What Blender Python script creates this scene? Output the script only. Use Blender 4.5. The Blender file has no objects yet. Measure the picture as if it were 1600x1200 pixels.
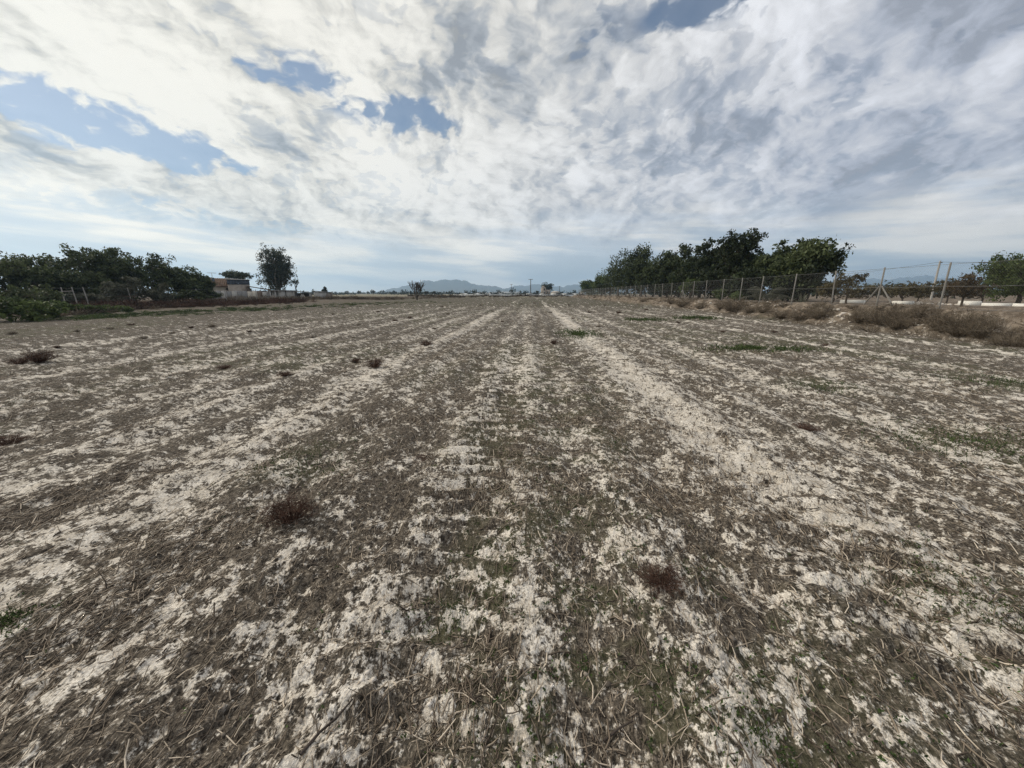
import bpy, math
import numpy as np

# ------------------------------------------------------------------ camera
SC = bpy.context.scene
COL = SC.collection
R = math.radians
YAW, PITCH, EYE = R(2.8), R(13.3), 1.6
cam_data = bpy.data.cameras.new('camera')
cam_data.sensor_fit = 'HORIZONTAL'
cam_data.sensor_width = 36.0
cam_data.lens = 13.52
cam_data.clip_start = 0.05
cam_data.clip_end = 60000
cam = bpy.data.objects.new('camera', cam_data)
COL.objects.link(cam)
cam.location = (0, 0, EYE)
cam.rotation_euler = (math.pi / 2 - PITCH, 0, YAW)
SC.camera = cam
SC.view_settings.view_transform = 'Standard'
SC.view_settings.look = 'None'
SC.view_settings.exposure = 0.2
SC.view_settings.gamma = 1.0
SC.view_settings.use_curve_mapping = False
SC.cycles.use_denoising = True
SC.cycles.denoiser = 'OPENIMAGEDENOISE'
SC.cycles.denoising_input_passes = 'RGB_ALBEDO_NORMAL'
SC.cycles.denoising_prefilter = 'NONE'
SC.cycles.max_bounces = 6
SC.cycles.diffuse_bounces = 2
SC.cycles.transmission_bounces = 3
SC.cycles.transparent_max_bounces = 8
SC.cycles.volume_bounces = 1

# ------------------------------------------------------------------ node helper
class NT:
    """tiny wrapper: every method adds a node and returns its output socket"""
    def __init__(self, tree):
        self.t = tree
        tree.nodes.clear()
    def new(self, kind, **kw):
        n = self.t.nodes.new(kind)
        for k, v in kw.items():
            setattr(n, k, v)
        return n
    def put(self, sock, v):
        if isinstance(v, bpy.types.NodeSocket):
            self.t.links.new(v, sock)
        elif v is not None:
            sock.default_value = v
    def m(self, op, a, b=None, c=None, clamp=False):
        n = self.new('ShaderNodeMath', operation=op, use_clamp=clamp)
        for i, v in enumerate((a, b, c)):
            if v is not None:
                self.put(n.inputs[i], v)
        return n.outputs[0]
    def add(self, a, b): return self.m('ADD', a, b)
    def sub(self, a, b): return self.m('SUBTRACT', a, b)
    def mul(self, a, b): return self.m('MULTIPLY', a, b)
    def div(self, a, b): return self.m('DIVIDE', a, b)
    def mx(self, a, b): return self.m('MAXIMUM', a, b)
    def mn(self, a, b): return self.m('MINIMUM', a, b)
    def step(self, v, lo, hi, a=0.0, b=1.0):
        n = self.new('ShaderNodeMapRange', interpolation_type='SMOOTHSTEP', clamp=True)
        for i, x in enumerate((v, lo, hi, a, b)):
            self.put(n.inputs[i], x)
        return n.outputs[0]
    def xyz(self, x, y, z=0.0):
        n = self.new('ShaderNodeCombineXYZ')
        for i, v in enumerate((x, y, z)):
            self.put(n.inputs[i], v)
        return n.outputs[0]
    def sep(self, v):
        n = self.new('ShaderNodeSeparateXYZ'); self.put(n.inputs[0], v)
        return n.outputs
    def vm(self, op, a, b=None, scale=None):
        n = self.new('ShaderNodeVectorMath', operation=op)
        self.put(n.inputs[0], a)
        if b is not None: self.put(n.inputs[1], b)
        if scale is not None: self.put(n.inputs['Scale'], scale)
        return n.outputs['Value'] if op in ('DOT_PRODUCT', 'LENGTH', 'DISTANCE') else n.outputs['Vector']
    def noise(self, vec, scale, detail=4.0, rough=0.55, lac=2.0, dist=0.0, color=False, dim='3D'):
        n = self.new('ShaderNodeTexNoise', noise_dimensions=dim)
        self.put(n.inputs['Vector'], vec)
        for k, v in (('Scale', scale), ('Detail', detail), ('Roughness', rough), ('Lacunarity', lac), ('Distortion', dist)):
            self.put(n.inputs[k], v)
        return n.outputs['Color' if color else 'Fac']
    def mix(self, f, a, b, blend='MIX'):
        n = self.new('ShaderNodeMix', data_type='RGBA', blend_type=blend)
        self.put(n.inputs[0], f)
        self.put(n.inputs[6], a if isinstance(a, bpy.types.NodeSocket) else (*a, 1.0))
        self.put(n.inputs[7], b if isinstance(b, bpy.types.NodeSocket) else (*b, 1.0))
        return n.outputs[2]
    def ramp(self, f, stops):
        n = self.new('ShaderNodeValToRGB'); self.put(n.inputs[0], f)
        e = n.color_ramp.elements
        while len(e) < len(stops): e.new(0.5)
        for el, (p, c) in zip(e, stops):
            el.position = p; el.color = (*c, 1.0)
        return n.outputs[0]
    def attr(self, name, out='Fac'):
        return self.new('ShaderNodeAttribute', attribute_name=name).outputs[out]

# ------------------------------------------------------------------ sky and sun
SUN_AZ, SUN_EL = R(-72), R(36)      # azimuth from the row direction (+Y), negative = to the left
sun_dir = (math.sin(SUN_AZ) * math.cos(SUN_EL), math.cos(SUN_AZ) * math.cos(SUN_EL), math.sin(SUN_EL))

def build_sky():
    w = bpy.data.worlds.new('World'); SC.world = w; w.use_nodes = True
    g = NT(w.node_tree)
    w.cycles.sampling_method = 'MANUAL'; w.cycles.sample_map_resolution = 512
    def n2(*a, **k): return g.noise(*a, dim='2D', **k)
    out = g.new('ShaderNodeOutputWorld')
    sky = g.new('ShaderNodeTexSky', sky_type='NISHITA')
    sky.sun_disc = False
    sky.sun_elevation = SUN_EL
    sky.sun_rotation = SUN_AZ
    sky.air_density = 1.0; sky.dust_density = 0.5; sky.ozone_density = 1.6
    d = g.new('ShaderNodeTexCoord').outputs['Generated']
    rot = g.new('ShaderNodeVectorRotate', rotation_type='Z_AXIS')
    g.put(rot.inputs['Vector'], d); rot.inputs['Angle'].default_value = -YAW
    x, y, z = g.sep(rot.outputs[0])
    zc = g.mul(g.add(g.mx(z, 0.0), 0.34), 0.62)      # a shallow shell, as the real sheet of lumps is
    u, v = g.div(x, zc), g.div(y, zc)
    uv = g.xyz(u, v)
    elev = g.mx(z, 0.0)
    # the cloud sheet, drawn on a level plane overhead, so it foreshortens to the horizon
    warp = g.vm('SUBTRACT', n2(uv, 1.1, 2, color=True), (0.5, 0.5, 0.5))
    p = g.vm('ADD', uv, g.vm('SCALE', warp, scale=0.26))
    wf = g.vm('SUBTRACT', n2(uv, 5.0, 3, 0.6, color=True), (0.5, 0.5, 0.5))
    p = g.vm('ADD', p, g.vm('SCALE', wf, scale=0.10))
    px_, py_, _ = g.sep(p)
    def look(ax, ay):
        # bearing and height of a point of the photograph's sky, on the sheet
        r_, up_, fw_ = ax - 800, 600 - ay, 601
        cz = up_ * math.cos(PITCH) - fw_ * math.sin(PITCH); cy = fw_ * math.cos(PITCH) + up_ * math.sin(PITCH)
        q = math.sqrt(r_ * r_ + cz * cz + cy * cy)
        k = .62 * (cz / q + .34)
        return r_ / q / k, cy / q / k
    def gap(a, b, lb, edge=0.45, grow=1.0):
        (u0, v0), (u1, v1) = look(*a), look(*b)
        return blob((u0 + u1) / 2, (v0 + v1) / 2, math.atan2(v1 - v0, u1 - u0), math.hypot(u1 - u0, v1 - v0) / 2 * grow, lb, edge)
    def blob(cu, cv, ang, la, lb, edge=0.45):
        """soft opening in the sheet: 1 inside, 0 outside"""
        c, s = math.cos(ang), math.sin(ang)
        du, dv = g.sub(px_, cu), g.sub(py_, cv)
        a = g.div(g.add(g.mul(du, c), g.mul(dv, s)), la)
        b = g.div(g.sub(g.mul(dv, c), g.mul(du, s)), lb)
        r = g.m('SQRT', g.add(g.mul(a, a), g.mul(b, b)))
        return g.step(r, 1.0 + edge, 1.0 - edge)
    # lumps at several sizes; fibres drawn out along the wind
    pr = g.new('ShaderNodeMapping', vector_type='TEXTURE')
    g.put(pr.inputs['Vector'], p); pr.inputs['Rotation'].default_value = (0, 0, R(99)); pr.inputs['Scale'].default_value = (2.1, 1.0, 1)
    fib = n2(pr.outputs[0], 1.35, 5, 0.54)
    puff = n2(p, 4.0, 5, 0.50)
    broad = n2(g.vm('ADD', p, (3.7, 1.9, 0)), 0.62, 2, 0.5)
    tuft = n2(p, 11.5, 3, 0.52)
    # dens: about 0 mean, +-0.25
    dens = g.add(g.add(g.mul(g.sub(fib, .5), 0.40), g.mul(g.sub(puff, .5), 0.95)), g.add(g.mul(g.sub(broad, .5), 0.60), g.mul(g.sub(tuft, .5), 0.75)))
    hole = g.mx(g.mul(gap((-130, 95), (345, 268), 0.17, 0.7), 1.3), gap((395, 125), (530, 122), 0.085, 0.9))
    hole = g.mx(hole, gap((520, 160), (700, 205), 0.09, 0.9))
    hole = g.mx(hole, gap((1000, 40), (1190, -20), 0.075, 0.9))
    hole = g.mx(hole, g.mul(gap((790, 70), (960, 60), 0.16, 0.9), 0.25))
    hole = g.mx(hole, g.mul(gap((1130, 165), (1560, 150), 0.14, 0.9), 0.14))
    hole = g.mx(hole, g.mul(gap((60, 310), (520, 370), 0.16, 0.8), 0.5))
    cov = g.sub(g.add(dens, 0.20), g.mul(hole, 0.40))
    cover = g.step(cov, -0.20, 0.09, 0.09, 1.0)
    cover = g.m('SMOOTH_MAX', cover, g.mul(g.step(hole, 0.45, 0.02), 0.82), 0.15)
    cover = g.mn(cover, 1.0)
    # long smooth veil low over the horizon, with gaps
    lowmap = g.new('ShaderNodeMapping', vector_type='TEXTURE')
    g.put(lowmap.inputs['Vector'], g.xyz(g.m('ARCTAN2', x, y), z)); lowmap.inputs['Scale'].default_value = (0.9, 0.10, 1); lowmap.inputs['Rotation'].default_value = (0, 0, R(-3))
    strk = n2(lowmap.outputs[0], 2.6, 5, 0.55)
    lowmask = g.step(g.add(elev, g.mul(g.sub(fib, .5), .16)), 0.21, 0.06)
    cover = g.add(g.mul(cover, g.sub(1.0, lowmask)), g.mul(lowmask, g.step(strk, 0.36, 0.66, 0.80, 1.0)))
    # brightness of the cloud itself: lumps lit from the sun's side, thick parts grey below, brightest towards the sun
    sd = g.vm('DOT_PRODUCT', d, sun_dir)
    near = g.step(sd, -0.15, 0.92)
    shade = n2(g.vm('ADD', g.vm('MULTIPLY', p, (1.0, .8, 1.0)), (8.3, 4.1, 0)), 1.5, 3, 0.5)
    sfib = n2(g.vm('ADD', pr.outputs[0], (5.5, 2.2, 0)), 2.2, 4, 0.55)
    under = g.add(g.mul(g.sub(shade, .5), 1.25), g.add(g.mul(g.sub(sfib, .5), .62), g.mul(g.sub(puff, .5), -.50)))
    off = (-.045, .014, 0)
    relief = g.sub(puff, n2(g.vm('ADD', p, off), 4.0, 5, 0.50))
    relief2 = g.sub(tuft, n2(g.vm('ADD', p, (-.020, .006, 0)), 11.5, 3, 0.52))
    lum = g.add(0.515, g.mul(near, 0.24))
    lum = g.sub(lum, g.mul(under, 0.92))
    lum = g.add(lum, g.mul(g.add(g.mul(relief, 0.95), g.mul(relief2, 0.34)), g.add(g.mul(near, .6), .45)))
    lum = g.add(lum, g.mul(g.sub(tuft, .5), 0.08))
    lum = g.m('SMOOTH_MIN', g.mx(lum, 0.32), 0.82, 0.22)
    lowl = g.add(g.step(strk, 0.32, 0.66, .54, .82), g.mul(near, .20))
    lum = g.add(g.mul(lum, g.sub(1.0, lowmask)), g.mul(lowl, lowmask))
    tint = g.mix(near, (0.95, 0.97, 1.04), (1.04, 1.0, 0.90))
    lowt = g.mix(g.step(strk, 0.36, 0.62), (0.78, 0.90, 1.03), (1.05, 1.0, 0.90))
    lowt = g.mix(g.step(sd, 0.25, 0.85), lowt, g.mix(g.step(strk, 0.36, 0.60), (0.86, 0.93, 0.98), (1.10, 1.0, 0.83)))
    tint = g.mix(g.mul(lowmask, 0.85), tint, lowt)
    tint = g.mix(g.step(lum, 0.62, 0.40), tint, g.mix(1.0, tint, (0.93, 0.98, 1.07), 'MULTIPLY'))
    vs = g.vm('SCALE', tint, scale=lum)
    b1 = g.new('ShaderNodeBackground'); g.put(b1.inputs[0], sky.outputs[0]); b1.inputs[1].default_value = 0.07
    b2 = g.new('ShaderNodeBackground'); g.put(b2.inputs[0], vs); b2.inputs[1].default_value = 1.0
    ms = g.new('ShaderNodeMixShader')
    g.put(ms.inputs[0], cover); g.put(ms.inputs[1], b1.outputs[0]); g.put(ms.inputs[2], b2.outputs[0])
    g.put(out.inputs['Surface'], ms.outputs[0])
build_sky()

sun_data = bpy.data.lights.new('sun', 'SUN')
sun_data.energy = 2.1
sun_data.angle = R(9)
sun_data.color = (1.0, 0.92, 0.80)
sun = bpy.data.objects.new('sun', sun_data)
COL.objects.link(sun)
from mathutils import Vector
sun.rotation_euler = Vector(sun_dir).to_track_quat('Z', 'Y').to_euler()

# ------------------------------------------------------------------ small numeric toolkit
rng = np.random.default_rng(7)

def _hash(ix, iy, seed):
    h = (ix.astype(np.int64) * 374761393 + iy.astype(np.int64) * 668265263 + seed * 1442695041) & 0x7fffffff
    h = ((h ^ (h >> 13)) * 1274126177) & 0x7fffffff
    return ((h ^ (h >> 16)) & 0xffff) / 65535.0

def vnoise(x, y, seed=0):
    x0, y0 = np.floor(x), np.floor(y)
    fx, fy = x - x0, y - y0
    fx = fx * fx * (3 - 2 * fx); fy = fy * fy * (3 - 2 * fy)
    a, b = _hash(x0, y0, seed), _hash(x0 + 1, y0, seed)
    c, d = _hash(x0, y0 + 1, seed), _hash(x0 + 1, y0 + 1, seed)
    return (a + (b - a) * fx) * (1 - fy) + (c + (d - c) * fx) * fy

def fbm(x, y, octaves=4, seed=0, gain=0.5):
    t, amp, tot = 0.0, 1.0, 0.0
    ca, sa = math.cos(0.65), math.sin(0.65)
    for o in range(octaves):
        t = t + amp * vnoise(x, y, seed + o * 17)
        tot += amp
        amp *= gain
        x, y = (x * ca - y * sa) * 2.03 + 5.1, (x * sa + y * ca) * 2.03 + 9.7
    return t / tot

def sstep(v, a, b):
    t = np.clip((v - a) / (b - a), 0, 1)
    return t * t * (3 - 2 * t)

def np_mesh(name, verts, faces, mat, parent=None, attr=None, smooth=False, link=True):
    """one mesh object from arrays; faces (n,k) of one size; attr {name: per-vertex float}"""
    me = mesh_data(name, verts, faces, mat, attr, smooth)
    ob = bpy.data.objects.new(name, me)
    if parent is not None: ob.parent = parent
    COL.objects.link(ob)
    return ob

def mesh_data(name, verts, faces, mat, attr=None, smooth=False):
    me = bpy.data.meshes.new(name)
    verts = np.asarray(verts, np.float32)
    flist = faces if isinstance(faces, list) else [faces]
    flist = [np.asarray(f, np.int32) for f in flist if len(f)]
    me.vertices.add(len(verts)); me.vertices.foreach_set('co', verts.ravel())
    loops = np.concatenate([f.ravel() for f in flist])
    sizes = np.concatenate([np.full(len(f), f.shape[1], np.int32) for f in flist])
    starts = np.concatenate([[0], np.cumsum(sizes)[:-1]]).astype(np.int32)
    me.loops.add(len(loops)); me.loops.foreach_set('vertex_index', loops.astype(np.int32))
    me.polygons.add(len(sizes)); me.polygons.foreach_set('loop_start', starts); me.polygons.foreach_set('loop_total', sizes)
    if smooth: me.polygons.foreach_set('use_smooth', np.ones(len(sizes), bool))
    me.update(calc_edges=True)
    if attr:
        for k, v in attr.items():
            a = me.attributes.new(k, 'FLOAT', 'POINT')
            a.data.foreach_set('value', np.asarray(v, np.float32))
    if mat: me.materials.append(mat)
    return me

def prisms(p0, p1, r0, r1, sides=3, rg=rng):
    """tapered open prisms from p0 to p1 (n,3) -> verts, quads"""
    n = len(p0)
    d = p1 - p0
    ln = np.linalg.norm(d, axis=1, keepdims=True) + 1e-9
    d = d / ln
    ref = np.where(np.abs(d[:, 2:3]) < 0.9, np.array([[0, 0, 1.0]]), np.array([[1.0, 0, 0]]))
    a = np.cross(d, ref); a /= np.linalg.norm(a, axis=1, keepdims=True) + 1e-9
    b = np.cross(d, a)
    ph = rg.uniform(0, 6.28, (n, 1))
    r0 = np.broadcast_to(np.asarray(r0, float).reshape(-1, 1), (n, 1)); r1 = np.broadcast_to(np.asarray(r1, float).reshape(-1, 1), (n, 1))
    vs = []
    for k in range(sides):
        t = ph + k * 2 * math.pi / sides
        o = a * np.cos(t) + b * np.sin(t)
        vs.append(p0 + o * r0); vs.append(p1 + o * r1)
    v = np.stack(vs, 1).reshape(-1, 3)
    base = (np.arange(n) * 2 * sides)[:, None]
    q = []
    for k in range(sides):
        k2 = (k + 1) % sides
        q.append(base + np.array([[2 * k, 2 * k + 1, 2 * k2 + 1, 2 * k2]]))
    return v, np.concatenate(q)

def tag(o, label, cat, group=None):
    o['label'] = label; o['category'] = cat
    if group: o['group'] = group
    return o

def setting(o, kind='structure', label=None):
    o['kind'] = kind
    if label: o['label'] = label
    return o

def empty(name, loc=(0, 0, 0), rz=0.0):
    o = bpy.data.objects.new(name, None)
    o.empty_display_size = 0.3
    o.location = loc; o.rotation_euler = (0, 0, rz)
    COL.objects.link(o)
    return o

def copy_tree(o, parent=None):
    c = o.copy(); COL.objects.link(c); c.parent = parent
    for ch in [k for k in bpy.data.objects if k.parent == o]:
        copy_tree(ch, c)
    return c

FWD = np.array([-math.sin(YAW), math.cos(YAW)]); RGT = np.array([math.cos(YAW), math.sin(YAW)])
def bearing(px, dist):
    """ground point on the bearing that the photograph's column px has at eye level, dist metres ahead"""
    p = FWD * dist + RGT * ((px - 800) / 617.5 * dist)
    return float(p[0]), float(p[1])
def ground_at(px, py, z=0.0):
    dy = py - 600
    dn = 601 * math.sin(PITCH) + dy * math.cos(PITCH)
    fw = 601 * math.cos(PITCH) - dy * math.sin(PITCH)
    k = (EYE - z) / dn
    p = FWD * fw * k + RGT * (px - 800) * k
    return float(p[0]), float(p[1])

# ------------------------------------------------------------------ materials
def material(name):
    m = bpy.data.materials.new(name); m.use_nodes = True
    return m, NT(m.node_tree)

def principled(g, color, rough=0.85, bump=None, bstr=0.3, bdist=0.02, spec=0.25, **kw):
    b = g.new('ShaderNodeBsdfPrincipled'); o = g.new('ShaderNodeOutputMaterial')
    g.put(b.inputs['Base Color'], color if isinstance(color, bpy.types.NodeSocket) else (*color, 1))
    g.put(b.inputs['Roughness'], rough); g.put(b.inputs['Specular IOR Level'], spec)
    for k, v in kw.items(): g.put(b.inputs[k], v)
    if bump is not None:
        n = g.new('ShaderNodeBump'); g.put(n.inputs['Height'], bump); n.inputs['Strength'].default_value = bstr; n.inputs['Distance'].default_value = bdist
        g.put(b.inputs['Normal'], n.outputs[0])
    g.put(o.inputs['Surface'], b.outputs[0])
    return b

def plain(name, color, var=0.25, scale=3.0, rough=0.85, stretch=(1, 1, 1), bump=0.3):
    m, g = material(name)
    tc = g.new('ShaderNodeTexCoord').outputs['Object']
    v = g.vm('MULTIPLY', tc, stretch)
    n = g.noise(v, scale, 6, 0.6); n2 = g.noise(v, scale * 7, 4, 0.6)
    f = g.add(g.mul(n, 0.65), g.mul(n2, 0.35))
    c0 = tuple(c * (1 - var) for c in color); c1 = tuple(min(0.9, c * (1 + var)) for c in color)
    principled(g, g.mix(g.step(f, 0.3, 0.7), c0, c1), rough, n2, bump, 0.02)
    return m

def by_tone(name, stops, rough=0.8, trans=0.0):
    """colour from the per-piece 'tone' attribute"""
    m, g = material(name)
    t = g.attr('tone')
    col = g.ramp(t, stops)
    b = g.new('ShaderNodeBsdfPrincipled'); o = g.new('ShaderNodeOutputMaterial')
    g.put(b.inputs['Base Color'], col); b.inputs['Roughness'].default_value = rough; b.inputs['Specular IOR Level'].default_value = 0.2
    if trans:
        tr = g.new('ShaderNodeBsdfTranslucent'); g.put(tr.inputs[0], col)
        ms = g.new('ShaderNodeMixShader'); ms.inputs[0].default_value = trans
        g.put(ms.inputs[1], b.outputs[0]); g.put(ms.inputs[2], tr.outputs[0]); g.put(o.inputs[0], ms.outputs[0])
    else:
        g.put(o.inputs[0], b.outputs[0])
    return m

# ------------------------------------------------------------------ the ground
BANK0, BANK1, BANKZ = 14.8, 17.2, 0.92
LEFT0, LEFT1, LEFTZ = -35.0, -43.0, 0.3

# crusted strips along the rows: (x, half width, strength)
STRIPS = [(-14.5, .5, .55), (-12.2, .35, .5), (-10.1, .45, .7), (-7.6, .4, .8), (-5.9, .3, .55), (-4.6, .35, .6), (-3.15, .42, 1.0), (-2.0, .25, .35),
          (-.82, .30, .65), (-.12, .30, .6), (.62, .2, .3), (2.1, .62, 1.4), (3.3, .32, .65), (4.35, .4, .7), (5.9, .3, .55), (7.3, .45, .6), (9.3, .35, .65), (11.2, .4, .5), (13.0, .35, .75)]

def crust_mask(x, y):
    """0 straw-covered soil .. 1 pale salt crust"""
    xm = x + 0.5 * (fbm(x * .25, y * .12, 3, 5) - .5) * 2
    s = np.zeros_like(x)
    for c, w, a in STRIPS:
        s = np.maximum(s, a * np.exp(-((xm - c) / w) ** 2))
    patch = fbm(x * .55, y * .22, 4, 11)
    mid = fbm(x * 2.2, y * 1.5, 4, 23)
    fine = fbm(x * 8.0, y * 6.0, 5, 31, 0.65)
    vfine = fbm(x * 30.0, y * 24.0, 3, 33, 0.6)
    r = np.hypot(x, y)
    far = (1.0 - .35 * sstep(r, 14, 60)) * (.55 + .45 * sstep(r, 2.0, 5.0))
    near = np.exp(-(r / 2.4) ** 2) * .05
    # tractor tread: bars across the wheel tracks
    tread = np.zeros_like(x)
    for c, w in ((-3.15, .30), (-.55, .42), (2.1, .55), (4.2, .35), (-7.6, .35), (7.3, .35)):
        env = np.exp(-((xm - c) / w) ** 4)
        bars = np.sin(2 * math.pi * (y + .38 * np.abs(xm - c)) / .24 + 3.2 * fbm(x * 1.5, y * 1.5, 2, 4))
        tread = np.where(env > np.abs(tread), env * bars, tread)
    tread = tread * sstep(fbm(x * .6, y * .4, 2, 6), .22, .5)
    v = s * .31 * far + (patch - .5) * .22 + (mid - .5) * .30 + (fine - .5) * 1.15 + (vfine - .5) * .95 + near + tread * .17 - .072 - .05 * sstep(r, 6, 15)
    v -= .20 * sstep(y, 22, 80)
    v -= .18 * sstep(-x, 16, 30)
    return np.clip((v + .21) / .54, 0, 1)

GREEN_SPOTS = [(1180, 546, 1.1, .45), (905, 520, .8, 1.0), (1510, 690, .7, .35), (1560, 950, .22, .2), (5, 975, .16, .12), (1570, 600, .8, .5), (1090, 497, 1.3, .8), (1005, 499, 1.2, .6),
               (1280, 600, .5, .3), (790, 905, .25, .2), (690, 965, .15, .15), (1200, 1160, .18, .15), (480, 720, .4, .25), (1500, 905, .3, .2)]
GREEN_SPOTS = [(*ground_at(a, b), c, d) for a, b, c, d in GREEN_SPOTS]
def green_and_shade_mask(x, y):
    v = .85 * sstep(fbm(x * .35 + 3, y * .2, 4, 77), .47, .68)
    for gx, gy, rx, ry in GREEN_SPOTS:
        d = ((x - gx) / rx) ** 2 + ((y - gy) / (ry * 2)) ** 2
        v = np.maximum(v, 1.1 * np.exp(-d))
    v = np.maximum(v, .95 * sstep(y, 24, 70) * (.35 + .65 * sstep(fbm(x * .08, y * .05, 3, 92), .35, .6)))  # far field: weedy green, plus the stubble's shade painted in as darker soil
    # greener weeds along the left margin of the field
    v = np.maximum(v, .9 * sstep(-x, 22, 30) * sstep(fbm(x * .25, y * .25, 3, 90), .35, .6) * sstep(y, 14, 24) * (1 - sstep(y, 70, 110)))
    return v * sstep(fbm(x * 5, y * 5, 3, 45), .36, .56)

def ground_z(x, y, detail=True):
    x = np.asarray(x, float); y = np.asarray(y, float)
    r = np.hypot(x, y)
    endf = 1 - sstep(y, 150, 175)
    z = BANKZ * sstep(x + .5 * (fbm(x * .3, y * .3, 3, 61) - .5), BANK0, BANK1) * endf
    z += LEFTZ * sstep(-x, -LEFT0, -LEFT1) * (1 - sstep(y, 200, 260))
    bank = sstep(x, BANK0 - .4, BANK0 + .5) * (1 - sstep(x, BANK1, BANK1 + 1.5)) * endf
    z += bank * (fbm(x * 1.6, y * 1.6, 4, 71) - .5) * .5
    # a low bund closes the field at its far end
    bund = np.exp(-((y - 152 - .04 * x) / 2.0) ** 2) * sstep(x, -60, -30) * (1 - sstep(x, 15, 17))
    z += bund * .45 * (.6 + .8 * fbm(x * .3, y * .3, 3, 8))
    field = 1 - sstep(r, 60, 200)
    z += field * .05 * (fbm(x * .5, y * .13, 4, 3) - .5) * 2
    z += field * .022 * np.cos(2 * math.pi * x / .78 + 2.2 * (fbm(x * .3, y * .2, 2, 9) - .5))
    if detail:
        n = 1 - sstep(r, 9, 26)
        lug = np.exp(-((x + .55) / .5) ** 2) + np.exp(-((x - 2.1) / .5) ** 2)
        z += n * lug * .02 * np.sin(2 * math.pi * (y + .25 * np.abs(x + .5)) / .21 + 3 * fbm(x * 3, y * 3, 2, 4))
        z += n * .075 * (fbm(x * 3.1, y * 2.7, 4, 13) - .5)
        rid = np.abs(fbm(x * 11, y * 8.5, 3, 19) - .5) * 2
        z += n * .045 * (.35 - rid) * sstep(fbm(x * 1.7, y * 1.7, 2, 29), .3, .7)
        z += (1 - sstep(r, 3, 9)) * .022 * (fbm(x * 34, y * 30, 3, 37) - .5)
    return z

def build_ground():
    th_f = np.linspace(R(-66), R(66), 690)
    th_b = np.linspace(R(66), R(294), 60)[1:-1]
    th = np.concatenate([th_f, th_b])
    r1 = np.geomspace(0.55, 45, 530)
    r2 = np.geomspace(45, 7900, 105)[1:]
    rr = np.concatenate([r1, r2])
    T, RR = np.meshgrid(th, rr)
    x, y = RR * np.sin(T), RR * np.cos(T)
    z = ground_z(x, y)
    nr, nt = T.shape
    idx = np.arange(nr * nt).reshape(nr, nt)
    nxt = np.roll(idx, -1, axis=1)
    q = np.stack([idx[:-1], nxt[:-1], nxt[1:], idx[1:]], -1).reshape(-1, 4)[:, ::-1]
    V = np.stack([x, y, z], -1).reshape(-1, 3)
    # close the small disc under the photographer
    V = np.vstack([V, [[0, 0, 0]]])
    c = len(V) - 1
    tri = np.stack([np.full(nt, c), nxt[0], idx[0]], -1)
    cr = np.append(crust_mask(x, y).ravel(), .4); gr = np.append(green_and_shade_mask(x, y).ravel(), 0)
    m, g = material('field_soil')
    geo = g.new('ShaderNodeNewGeometry').outputs['Position']
    gx, gy, gz = g.sep(geo)
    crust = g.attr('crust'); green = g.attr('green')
    rr_ = g.vm('LENGTH', geo)
    pst = g.vm('MULTIPLY', geo, (1.0, .75, 1.0))
    f1 = g.noise(pst, 30, 4, .62); f2 = g.noise(pst, 85, 3, .6); f3 = g.noise(pst, 7, 4, .6)
    fib = g.noise(g.vm('MULTIPLY', geo, (120, 38, 60)), 1.0, 2, .6)
    fib2 = g.noise(g.vm('MULTIPLY', geo, (34, 100, 60)), 1.0, 2, .6)
    k = g.add(crust, g.add(g.mul(g.sub(f1, .5), 2.3), g.mul(g.sub(f2, .5), 1.7)))
    k = g.add(k, g.mul(g.sub(f3, .5), .6))
    k = g.add(k, g.mul(g.sub(fib, .5), .7))
    k = g.m('POWER', g.step(k, .34, .86), 1.1)
    soil = g.mix(g.step(g.add(g.mul(f1, .5), g.mul(fib, .5)), .34, .66), (.022, .018, .0145), (.158, .133, .104))
    soil = g.mix(g.mul(g.step(fib2, .55, .72), .6), soil, (.35, .295, .235))
    soil = g.mix(g.mul(g.step(fib, .58, .74), .55), soil, (.37, .315, .255))
    soil = g.mix(g.mul(green, .6), soil, (.072, .072, .036))  # weed green; far out this tint also paints in stubble shade
    salt = g.mix(g.step(f3, .3, .72), (.60, .54, .455), (.84, .78, .69))
    salt = g.mix(g.mul(g.step(f2, .60, .45), .45), salt, (.30, .255, .205))
    col = g.mix(k, soil, salt)
    # bank and land beyond: sandy loam and dry grass
    bk = g.mul(g.step(gx, 14.9, 15.8), g.step(gy, 190, 150))
    bn = g.noise(geo, 2.4, 6, .65)
    bank = g.mix(g.step(bn, .42, .62), (.12, .092, .068), (.29, .235, .18))
    col = g.mix(g.mul(bk, .85), col, bank)
    lf = g.mul(g.step(gx, -34.0, -37.0), .9)
    col = g.mix(lf, col, g.mix(g.step(bn, .4, .6), (.07, .055, .042), (.16, .13, .10)))
    # fields far off
    fx = g.noise(g.vm('MULTIPLY', geo, (.010, .022, 0)), 1.0, 4, .55)
    plain_c = g.ramp(fx, [(.30, (.10, .10, .05)), (.45, (.17, .15, .10)), (.55, (.30, .26, .20)), (.68, (.10, .11, .06))])
    col = g.mix(g.step(gy, 150, 162), col, plain_c)
    col = g.mix(g.step(rr_, 220, 330), col, plain_c)
    bump = g.add(g.add(g.mul(f1, .5), g.mul(f2, .35)), g.add(g.mul(fib, .25), g.mul(fib2, .2)))
    principled(g, col, .95, bump, 1.0, .028, .12)
    ob = np_mesh('ground', V, [q, tri], m, attr={'crust': cr, 'green': gr}, smooth=True)
    setting(ob)
    return ob
build_ground()

# ------------------------------------------------------------------ litter on the field
def wedge(n, r0, r1, half=64, pw=1.0, rg=rng):
    """points ahead of the camera, thinning with distance"""
    t = R(1) * rg.uniform(-half, half, n)
    r = r0 + (r1 - r0) * rg.random(n) ** pw
    return r * np.sin(t), r * np.cos(t)

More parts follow.
